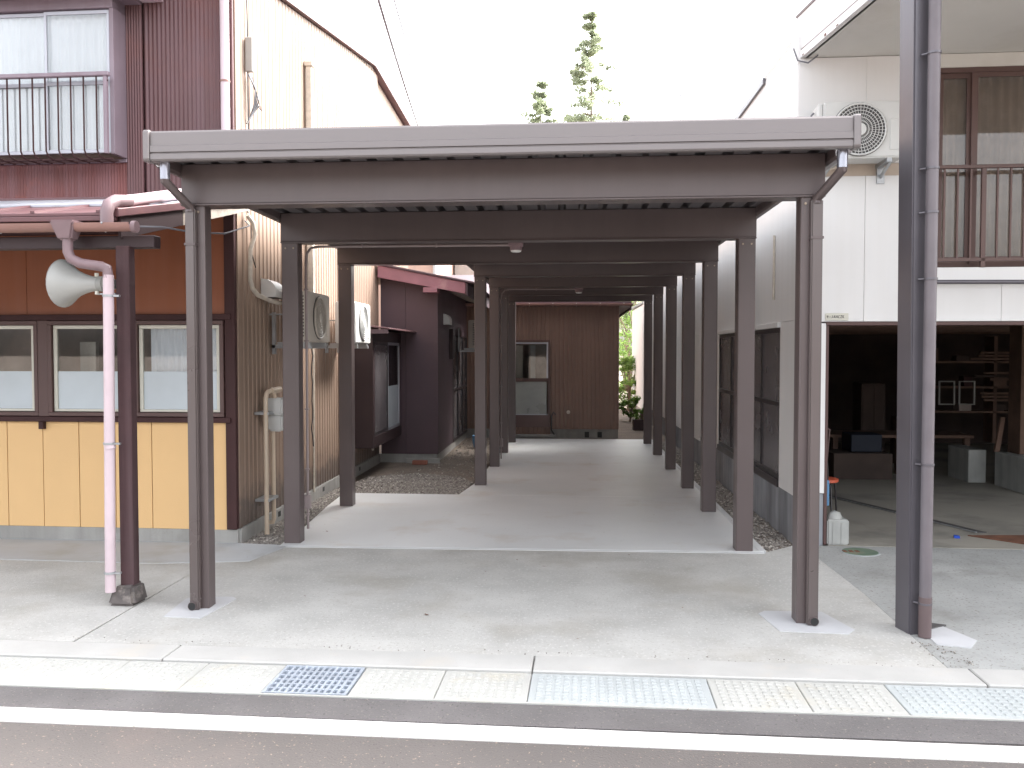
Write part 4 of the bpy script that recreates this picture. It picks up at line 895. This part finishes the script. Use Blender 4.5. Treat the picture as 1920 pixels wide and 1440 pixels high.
# low far wing
fw = thing('low_outbuilding', 'low pale block building beyond the white house by the greenery', 'building', (2.0, 22.6, 0))
B(1.98, 6, 22.62, 26.6, .18, 2.9).build('wall', white, fw); B(1.99, 6, 22.62, 26.55, -.02, .178).build('foundation', found, fw)
MB().prism([(1.94, 22.61, 2.91), (1.94, 26.8, 2.97), (1.94, 26.8, 3.02), (1.94, 22.61, 2.96)], (4.1, 0, 0)).build('roof', roofg, fw)
# nameplate with worn lettering
npl = thing('nameplate', 'small worn white nameplate with dark lettering above the garage corner', 'sign', PR(.32, -.03, 1.95))
MB(MR).box(.225, .415, -.030, -.022, 1.928, 1.988).build('plate', cream, npl, .002)
def stroke(x0, z0, x1, z1):
    a = Vector((x0, -.033, z0)); b = Vector((x1, -.033, z1)); d = (b-a).normalized(); n_ = Vector((-d.z, 0, d.x))*.0018
    MB(MR).add([tuple(a+n_), tuple(a-n_), tuple(b-n_), tuple(b+n_), tuple(a+n_+Vector((0,.004,0))), tuple(a-n_+Vector((0,.004,0))), tuple(b-n_+Vector((0,.004,0))), tuple(b+n_+Vector((0,.004,0)))], [(0,1,2,3),(7,6,5,4),(0,4,5,1),(1,5,6,2),(2,6,7,3),(3,7,4,0)]).build('lettering', acd, npl)
gl = {'e': [(0,.5,1,.5),(1,.5,.5,1),(.5,1,0,.5),(0,.5,.5,0),(.5,0,1,.1)], '-': [(0,.4,1,.4)], 'J': [(.7,1,.7,.2),(.7,.2,0,0)], 'A': [(0,0,.5,1),(.5,1,1,0),(.2,.4,.8,.4)], 'H': [(0,0,0,1),(1,0,1,1),(0,.5,1,.5)], 'C': [(1,1,0,.7),(0,.7,.2,0),(.2,0,1,0)], 'Z': [(0,1,1,1),(1,1,0,0),(0,0,1,0)], 'K': [(0,0,0,1),(0,.5,1,1),(0,.5,1,0)]}
cx_ = .238
for ch in 'e-JAHCZK':
    for s_ in gl[ch]: stroke(cx_+s_[0]*.011, 1.948+s_[1]*.022, cx_+s_[2]*.011, 1.948+s_[3]*.022)
    cx_ += .0185
# horizontal pipe at the garage head
pipes('horizontal_pipe', 'thin grey horizontal pipe running right from the tall pole under the window ledge', 'pipe', [PR(.90, -.33, 2.225), PR(6, -.33, 2.19)], .018, poles)
# right air conditioner
t, M = acunit('white air conditioner with round fan on the white house front beside the carport roof', None, '', (2.415, 7.49, 3.215), -1.8, acw, .64, .25, .475, .44, .205)
MB(M).box(-.36, -.32, -.10, .10, .02, .47).build('pipe_cover', acw, t, .01)
MB(M).tube([(.22, .17, -.09), (.22, -.1, -.005)], .014, 8).build('brace', galv, t); MB(M).box(.19, .25, .15, .19, -.14, .0).build('bracket_plate', galv, t)
MB(M).tube([(-.24, .17, -.06), (-.24, -.1, -.005)], .014, 8).build('brace', galv, t)
MB(M).tube([(-.15, .12, .0), (-.25, .1, -.03), (-.33, .12, -.06)], .012, 8).build('hose', pvcw, t, smooth=50)
MB(M).tube([(-.37, .0, .42), (-.39, 0, .40), (-.385, .02, .34), (-.37, .05, .30)], .008, 6).build('cable_loop', cablew, t, smooth=50)

# ------------------------------------------------------------------ garage interior
def PRb(u0, u1, v0, v1, z0, z1): return MB(MR).box(u0, u1, v0, v1, z0, z1)
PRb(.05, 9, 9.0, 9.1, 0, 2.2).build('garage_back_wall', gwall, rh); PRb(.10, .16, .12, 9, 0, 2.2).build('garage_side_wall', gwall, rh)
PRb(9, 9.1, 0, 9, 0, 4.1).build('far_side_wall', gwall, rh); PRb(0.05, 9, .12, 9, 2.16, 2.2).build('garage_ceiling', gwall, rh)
for k in range(12):
    v = .55+.7*k; PRb(.16, 9, v, v+.09, 1.98, 2.155).build('ceiling_joist', gwood, rh, .003)
for k in range(3): PRb(.16, 9, .22+k*.05, .24+k*.05, 1.93+.02*k, 1.96+.02*k).build('ceiling_board', gwood, rh)
PRb(.262, 3, .16, .2, 1.905, 1.985).build('inner_lintel', rust, rh)
t = thing('garage_column', 'brown timber column on a concrete pedestal inside the garage', 'column', (5.6, 11.0, 0))
B(5.50, 5.80, 11.0, 11.3, .42, 2.1).build('shaft', gwood, t, .004)
# concrete plinths
for i, (a, b, c, d, h_) in enumerate(((5.35, 5.58, 10.5, 11.3, .42), (5.12, 5.34, 11.5, 12.1, .42))):
    tag(B(a, b, c, d, 0, h_).build('plinth', blockm, at=(a, c, 0), bevel=.006), ['pale concrete plinth under the brown garage column', 'second concrete plinth left of the brown garage column'][i], 'plinth')
tag(B(5.60, 7.5, 10.6, 11.0, 0, .34).build('plinth', blockm, at=(6, 10.6, 0), bevel=.006), 'long low concrete plinth at the right edge of the garage', 'plinth')
wbn = thing('workbench', 'long dusty workbench along the garage back with clutter', 'workbench', (4.9, 12.2, 0))
B(3.6, 5.5, 12.2, 12.9, .50, .54).build('worktop', gwood, wbn, .003)
for x in (3.65, 4.5, 5.4): B(x, x+.07, 12.25, 12.32, 0, .50).build('leg', gwood, wbn)
shf = thing('shelf_rack', 'dark timber shelf rack holding bits behind the garage workbench', 'shelves', (5, 13.6, 0))
for z in (.75, 1.12, 1.5): B(5.3, 8.6, 13.6, 13.9, z, z+.03).build('shelf', gwood, shf)
for x in (5.3, 6.4, 7.5, 8.55): B(x, x+.05, 13.6, 13.9, .3, 1.9).build('upright', gwood, shf)
rnd = random.Random(11)
clab = ['dusty box on the dark garage shelves', 'small can on the dark garage shelves']
for z in (.78, 1.15, 1.53):
    for k in range(6):
        x = 5.4+k*.52+rnd.uniform(-.1, .1); w_ = rnd.uniform(.08, .2); h_ = rnd.uniform(.08, .2)
        tag(B(x, x+w_, 13.62, 13.8, z, z+h_).build('box', rnd.choice([gwood, trim, found, gwall, soff]), at=(x, 13.62, z), bevel=.003), 'dusty small box among the clutter on the garage shelves', 'box', 'boxes on the garage shelves')
for i, x in enumerate((5.15, 5.42)):
    t = thing('frame', ['pale empty wooden frame leaning at the garage shelves, left of two', 'pale empty wooden frame leaning at the garage shelves, right of two'][i], 'frame', (x, 12.5, .9), 'frames leaning in the garage')
    for bx in ((x, x+.02, .95, 1.25), (x+.20, x+.22, .95, 1.25), (x, x+.22, 1.25, 1.265), (x, x+.22, .935, .95)): B(bx[0], bx[1], 12.5, 12.52, bx[2], bx[3]).build('frame_bar', found, t)
tag(MB().hexa([(5.30,11.2,.43),(5.36,11.2,.43),(5.36,11.24,.43),(5.30,11.24,.43),(5.42,11.3,.85),(5.47,11.3,.85),(5.47,11.34,.85),(5.42,11.34,.85)]).build('plank', gwood, at=(5.3, 11.2, .4)), 'short plank leaning against the brown garage column', 'plank')
tag(B(5.86, 5.98, 10.75, 10.85, .34, .44).build('canister', tealf, at=(5.9, 10.8, .34), bevel=.01), 'small green canister on the low garage plinth', 'canister')
tag(B(3.75, 4.15, 11.8, 12.2, .35, .58).build('crate', MATS['dull_blue'], at=(3.75, 11.8, .35), bevel=.01), 'dark blue crate in the depth of the garage', 'crate')
tag(B(3.5, 4.25, 11.7, 12.3, 0, .34).build('low_table', gwall, at=(3.5, 11.7, 0), bevel=.005), 'low wooden stand under the dark blue crate', 'table')
# floor channel, plate, scrap
ch = struct(MB().hexa([(2.9,10.6,.0005),(2.97,10.63,.0005),(3.86,8.28,.0005),(3.78,8.26,.0005),(2.9,10.6,.006),(2.97,10.63,.006),(3.86,8.28,.006),(3.78,8.26,.006)]).build('floor_channel', acd))
MB().hexa([(2.86,10.59,.006),(2.875,10.595,.006),(3.765,8.255,.006),(3.75,8.25,.006),(2.86,10.59,.014),(2.875,10.595,.014),(3.765,8.255,.014),(3.75,8.25,.014)]).build('channel_rail', galv, ch)
tag(MB().prism([(3.62, 8.12, .002), (3.95, 7.78, .002), (4.5, 7.8, .002), (4.3, 8.16, .002)], (0, 0, .008)).build('steel_plate', rust, at=(3.9, 8, 0)), 'rusty brown steel plate lying on the garage floor', 'steel plate')
tag(MB().prism([(3.46, 8.02, .001), (3.50, 8.00, .001), (3.51, 8.05, .001), (3.475, 8.07, .001)], (0, 0, .02)).build('scrap', blued, at=(3.48, 8.02, 0)), 'bright blue scrap on the garage floor', 'scrap')
# by the garage jamb
bk = thing('concrete_block', 'upright concrete kerb block with ribbed face at the garage corner', 'concrete block', (2.3, 7.7, 0))
B(2.245, 2.43, 7.66, 7.86, 0, .22).build('block', blockm, bk, .012, seg=2)
for xx in (2.29, 2.36): B(xx, xx+.012, 7.653, 7.661, .01, .20).build('rib', blockm, bk)
sk = MB(); n = 10
vs = [(2.33, 7.75, .285)]; 
for k in range(n): vs.append((2.33+.075*math.cos(2*math.pi*k/n)*random.uniform(.8, 1.1), 7.75+.07*math.sin(2*math.pi*k/n), .222))
for k in range(n): vs.append((2.33+.05*math.cos(2*math.pi*k/n)*random.uniform(.8, 1.1), 7.75+.05*math.sin(2*math.pi*k/n), .268))
fs = [(0, 11+k, 11+(k+1)%n) for k in range(n)]+[(1+k, 1+(k+1)%n, 11+(k+1)%n, 11+k) for k in range(n)]+[tuple(range(n, 0, -1))]
tag(MB().add(vs, fs).build('cloth_bundle', hornm, at=(2.33, 7.75, .22), smooth=70), 'crumpled grey cloth on top of the ribbed concrete block', 'cloth')
stl = thing('stool', 'red seated stool with thin black legs inside the garage door', 'stool', (2.50, 8.6, 0))
MB().tube([(2.47, 8.6, .415), (2.47, 8.6, .42), (2.47, 8.6, .445), (2.47, 8.6, .45)], [.13, .145, .145, .13], 24).build('seat', redseat, stl, smooth=50)
for a in (.3, 1.9, 3.5, 5.0): MB().tube([(2.47+.11*math.cos(a), 8.6+.11*math.sin(a), .415), (2.47+.135*math.cos(a), 8.6+.135*math.sin(a), .38), (2.47+.16*math.cos(a), 8.6+.16*math.sin(a), 0)], .009, 8).build('leg', blackf, stl, smooth=60)
t = thing('folded_chair', 'dark folded chair leaning upright beside the garage jamb', 'chair', (2.35, 8.25, 0))
B(2.29, 2.32, 8.15, 8.2, 0, 1.0).build('frame', blackf, t); B(2.29, 2.35, 8.22, 8.5, .42, .98).build('backrest', trim, t, .01)
MB().tube([(2.38, 8.2, .55), (2.41, 8.2, .95), (2.36, 8.2, .97)], .010, 8).build('frame_tube', winfr, t, smooth=60); MB().tube([(2.37, 8.2, .0), (2.40, 8.2, .55), (2.385, 8.2, .7)], .009, 8).build('leg', blackf, t, smooth=60)
tag(B(2.245, 2.275, 7.72, 7.86, .33, .55).build('plastic_folder', blue, at=(2.25, 7.75, .33), bevel=.004), 'blue plastic sheet hanging on the garage jamb', 'plastic sheet')
# manhole cover
mh = thing('manhole_cover', 'round green manhole cover in front of the garage corner', 'manhole cover', (2.44, 7.41, 0))
MB().tube([(2.44, 7.41, -.01), (2.44, 7.41, .003)], .155, 36).build('rim', coverg, mh); MB().tube([(2.44, 7.41, -.01), (2.44, 7.41, .006)], .142, 36).build('plate', mgreen, mh)
for a in (-.05, .0, .05): B(2.44+a-.09, 2.44+a-.06, 7.38, 7.44, .006, .009).build('tread', rust, mh)
tag(MB().prism([(2.175, 5.34, -.002), (2.30, 5.42, -.002), (2.19, 5.47, -.002)], (0, 0, .01)).build('scrap', acd, at=(2.2, 5.4, 0)), 'small dark scrap on the ground behind the tall grey pole', 'scrap')

# ------------------------------------------------------------------ tall grey pole with downpipe
tp = thing('steel_pole', 'tall grey steel pole with a downpipe standing at the forecourt edge', 'pole', (2.04, 5.28, 0))
MP = Matrix.Translation((2.018, 5.242, 0)) @ Matrix.Rotation(math.radians(12), 4, 'Z') @ Matrix(((1,0,-.008,0),(0,1,0,0),(0,0,1,0),(0,0,0,1)))
MB(MP).box(-.004, .09, 0, .15, -.01, 4.14).build('post', poles, tp, .008, seg=2)
pp = MB().tube([(2.088, 5.205, .22), (2.088, 5.205, 4.14)], .034, 16).build('downpipe', polepipe, tp, smooth=50)
MB().tube([(2.088, 5.205, .0), (2.088, 5.205, .235)], .0365, 16).build('pipe_shoe', brownpipe, pp, smooth=50)
for z in (.19, 1.0, 2.07, 2.45, 2.70, 3.35):
    MB().tube([(2.088, 5.205, z), (2.088, 5.205, z+.012)], .0385, 16).build('clamp', poles, pp, smooth=50); MB().tube([(2.055, 5.21, z+.006), (2.03, 5.235, z+.006)], .006, 6).build('clamp_bolt', poles, pp)

# ------------------------------------------------------------------ background: houses, trees, cables
ph = thing('peach_house', 'peach walled house seen above the annexe roof', 'house', (-4, 22, 0))
B(-8, -3.15, 21, 27, 0, 5.2).build('wall', peach, ph); B(-8.3, -2.95, 20.7, 27.3, 5.2, 5.3).build('roof', roofm, ph); MB().tube([(-3.13, 20.95, 0), (-3.13, 20.95, 5.2)], .05, 8).build('downpipe', acw, ph)
tag(B(-3.1, -2.3, 24.5, 25.2, 0, 4.6).build('shed', greyw, at=(-2.8, 24.5, 0)), 'grey walled shed beside the peach house', 'shed')

def leafcloud(name, m, pts, n, size, parent, seed, spread=0.25, flat=.5):
    """pts: clump centres (x,y,z,r); n leaves each"""
    rnd = random.Random(seed); vs = []; fs = []
    for (cx, cy, cz, r) in pts:
        for k in range(n):
            d = Vector((rnd.gauss(0, 1), rnd.gauss(0, 1), rnd.gauss(0, 1)*flat)); d = d.normalized()*r*rnd.random()**.5
            p = Vector((cx, cy, cz))+d
            a = Vector((rnd.gauss(0, 1), rnd.gauss(0, 1), rnd.gauss(0, 1)*.6)).normalized(); b = a.cross(Vector((rnd.gauss(0, 1), rnd.gauss(0, 1), rnd.gauss(0, 1)))).normalized()
            s = size*rnd.uniform(.6, 1.3); o = len(vs)
            vs += [tuple(p-a*s), tuple(p+b*s*.4), tuple(p+a*s), tuple(p-b*s*.4)]; fs.append((o, o+1, o+2, o+3))
    q = MB(); q.v = vs; q.f = fs
    off = parent_loc(parent) if parent else Vector((0, 0, 0))
    me = bpy.data.meshes.new(name); me.from_pydata([tuple(Vector(v)-off) for v in vs], [], fs); me.materials.append(m)
    ob = bpy.data.objects.new(name, me); C.objects.link(ob); ob.parent = parent; return ob
def conifer(x, y, h, r, label, seed, z0=3.0, sparse=1.0):
    t = thing('cedar_tree', label, 'tree', (x, y, 0)); rnd = random.Random(seed)
    MB().tube([(x, y, 0), (x+.05, y, h*.5), (x, y, h*.98)], [.16, .07, .012], 8).build('trunk', bark, t, smooth=60)
    cl = []; bm_ = MB(); z = z0
    while z < h:
        f = 1-(z-z0)/(h-z0); rad = r*(f**.7)*rnd.uniform(.5, 1.3)+.15
        for k in range(rnd.randint(3, 5)):
            a = rnd.uniform(0, 6.283); L_ = rad*rnd.uniform(.45, 1.1)
            ex, ey, ez = x+math.cos(a)*L_, y+math.sin(a)*L_, z-.15*L_+rnd.uniform(-.1, .2)
            bm_.tube([(x, y, z), ((x+ex)/2, (y+ey)/2, z+.05), (ex, ey, ez)], [.03*f+.012, .02*f+.008, .006], 5, cap=False)
            for j_ in range(3):
                tt = .45+.28*j_; cl.append((x+(ex-x)*tt, y+(ey-y)*tt, z+(ez-z)*tt-.05, (.14+.20*f)*rnd.uniform(.6, 1.3)))
        z += rnd.uniform(.22, .42)*(1/sparse)
    bm_.build('branches', bark, t); leafcloud('crown', leafc, cl, 46, .07, t, seed, flat=.7)
conifer(.92, 34, 14.6, 2.6, 'tall sparse cedar rising above the middle of the carport roof', 5, 3.0)
conifer(-1.0, 34.5, 12.1, 1.9, 'shorter cedar to the left of the tall one above the carport roof', 9, 3.0)
conifer(0.05, 36, 11.3, 1.6, 'small cedar between the two taller ones, barely above the roof', 14, 3.0)
conifer(2.6, 38, 11.9, .8, 'thin cedar tip just above the carport roof, right of the tall one', 21, 3.0)
def bushy(x, y, h, r, label, seed, m=leafg, name='broadleaf_tree', size=.06, n=60, nc=40, cat='tree', zlow=.35):
    t = thing(name, label, cat, (x, y, 0)); rnd = random.Random(seed)
    bm_ = MB(); bm_.tube([(x, y, -.05), (x+.05, y, h*.45), (x, y, h*.75)], [.02+.02*h, .015+.012*h, .01], 7, cap=False); cl = []
    for k in range(nc):
        a = rnd.uniform(0, 6.283); rr = r*rnd.random()**.5; zz = h*rnd.uniform(zlow, 1.0); rr *= math.sqrt(max(.1, 1-((zz/h-.6)/.55)**2))
        px_, py_ = x+math.cos(a)*rr, y+math.sin(a)*rr; cl.append((px_, py_, zz, r*rnd.uniform(.16, .3)))
        if k % 2 == 0: bm_.tube([(x, y, h*rnd.uniform(.15, .45)), (px_, py_, zz)], [.008+.006*h, .005], 5, cap=False)
    bm_.build('trunk', bark, t); leafcloud('crown', m, cl, n, size, t, seed)
bushy(-3.1, 28, 6.6, 1.6, 'green leafy tree seen above the annexe roof', 3)
bushy(2.4, 31, 5.2, 1.6, 'leafy tree with thin dark stems in the far right gap', 4, zlow=.3)
bushy(1.2, 32, 5.5, 1.5, 'leafy tree rising behind the right corner of the end house', 15, zlow=.25)
bushy(1.8, 25.5, 1.5, .55, 'bright green shrub in the gap beside the end house', 6, name='shrub', size=.05, cat='shrub', zlow=.1)
bushy(2.0, 28, 2.3, .8, 'taller sunlit shrub behind the bright one in the gap', 8, name='shrub', size=.05, cat='shrub', zlow=.1)
bushy(1.55, 21.5, .55, .3, 'low leafy plant at the corner of the end house', 12, name='plant', size=.04, cat='plant', nc=22, zlow=.15)
bushy(1.62, 19.15, .45, .18, 'small plant growing in the dark planter', 13, name='plant', size=.03, cat='plant', nc=14, n=40, zlow=.5)
# overhead cables crossing above the lane
def cable(p0, p1, sag, r, m, label):
    r *= 2.2
    a, b = Vector(p0), Vector(p1); pts = []
    for k in range(17):
        t = k/16; q = a.lerp(b, t); q.z -= sag*4*t*(1-t); pts.append(tuple(q))
    tag(MB().tube(pts, r, 6).build('overhead_cable', m, at=tuple(a), smooth=60), label, 'cable')
cable((-2.72, 11.0, 7.35), (-5.05, 30, 9.4), .10, .012, cablew, 'thick grey overhead cable, leftmost of the three above the tan house')
cable((-2.50, 11.0, 7.35), (-4.6, 30, 9.4), .10, .006, cablew, 'thin overhead cable, middle one of the three')
cable((-2.37, 11.0, 7.35), (-4.45, 30, 9.45), .10, .006, pink, 'thin pinkish overhead cable, rightmost of the three')
# antenna
at_ = thing('antenna_mast', 'faint thin antenna mast above the carport roof at right', 'antenna', (3.3, 26, 0))
MB().tube([(3.3, 26, 3), (3.3, 26, 9.6)], .018, 6).build('mast', cablew, at_)
for k in range(4): MB().tube([(3.1+.0*k, 25.8+.2*k, 9.0+.05*k), (3.5, 25.9+.2*k, 9.15+.05*k)], .008, 5).build('element', cablew, at_)

# extra garage clutter
for i, (x, y, h_, w_, m_) in enumerate(((2.9, 13.0, .9, .5, gwood), (4.4, 13.4, 1.2, .35, gwall), (4.9, 13.2, .7, .3, gwood))):
    t = thing('cabinet', ['tall brown cabinet deep at the left of the garage', 'tallest narrow dark cabinet deep in the middle of the garage', 'low brown cabinet right of the tall dark one in the garage'][i], 'cabinet', (x, y, 0))
    B(x, x+w_, y, y+.4, 0, h_).build('carcass', m_, t, .006); B(x+.02, x+w_/2-.01, y-.012, y-.001, .04, h_-.04).build('door', m_, t, .003); B(x+w_/2+.01, x+w_-.02, y-.012, y-.001, .04, h_-.04).build('door', m_, t, .003)
rr = random.Random(5)
tr_ = thing('timber_rack', 'stack of long boards stored against the garage back wall', 'timber', (6.2, 12.9, .9))
for k in range(9):
    z = .95+.045*(k//3)+.3*(k % 3); B(5.9+rr.uniform(0, .3), 8.2-rr.uniform(0, .5), 13.2+.03*k, 13.24+.03*k, z, z+.03).build('board', rr.choice([gwood, gwall, oldwood if k == 4 else gwood]), tr_)
# dead leaves and grit
vs = []; fs = []
for k in range(26):
    x = rr.uniform(-2.6, 2.0); y = rr.uniform(4.9, 16)
    if rr.random() < .4: y = rr.uniform(4.8, 7)
    s_ = rr.uniform(.004, .014) if rr.random() < .85 else .022; a = rr.uniform(0, 6.3); z = .004 if y < 7.3 else .010
    if y > 10 and x < -1: continue
    o = len(vs)
    for t_, q_ in ((0, 1), (1.7, .5), (3.1, 1), (4.6, .45)): vs.append((x+math.cos(a+t_)*s_*q_, y+math.sin(a+t_)*s_*q_, z+rr.uniform(0, .004)))
    fs.append((o, o+1, o+2, o+3))
me = bpy.data.meshes.new('leaf_litter'); me.from_pydata(vs, [], fs); me.materials.append(rust); o = bpy.data.objects.new('leaf_litter', me); C.objects.link(o); o['kind'] = 'stuff'
stones('grit', [(-2.9, 4.80), (2.0, 4.66), (2.0, 4.74), (-2.9, 4.90)], 70, .003, .006, .002, grav, 31)
stones('grit', [(-3.5, 4.16), (3.2, 4.0), (3.2, 4.08), (-3.5, 4.22)], 120, .003, .006, -.012, grav, 32)
stones('grit', [(1.96, 5.1), (2.1, 5.1), (2.2, 4.75), (2.02, 4.68)], 70, .003, .008, .0, grav, 33)
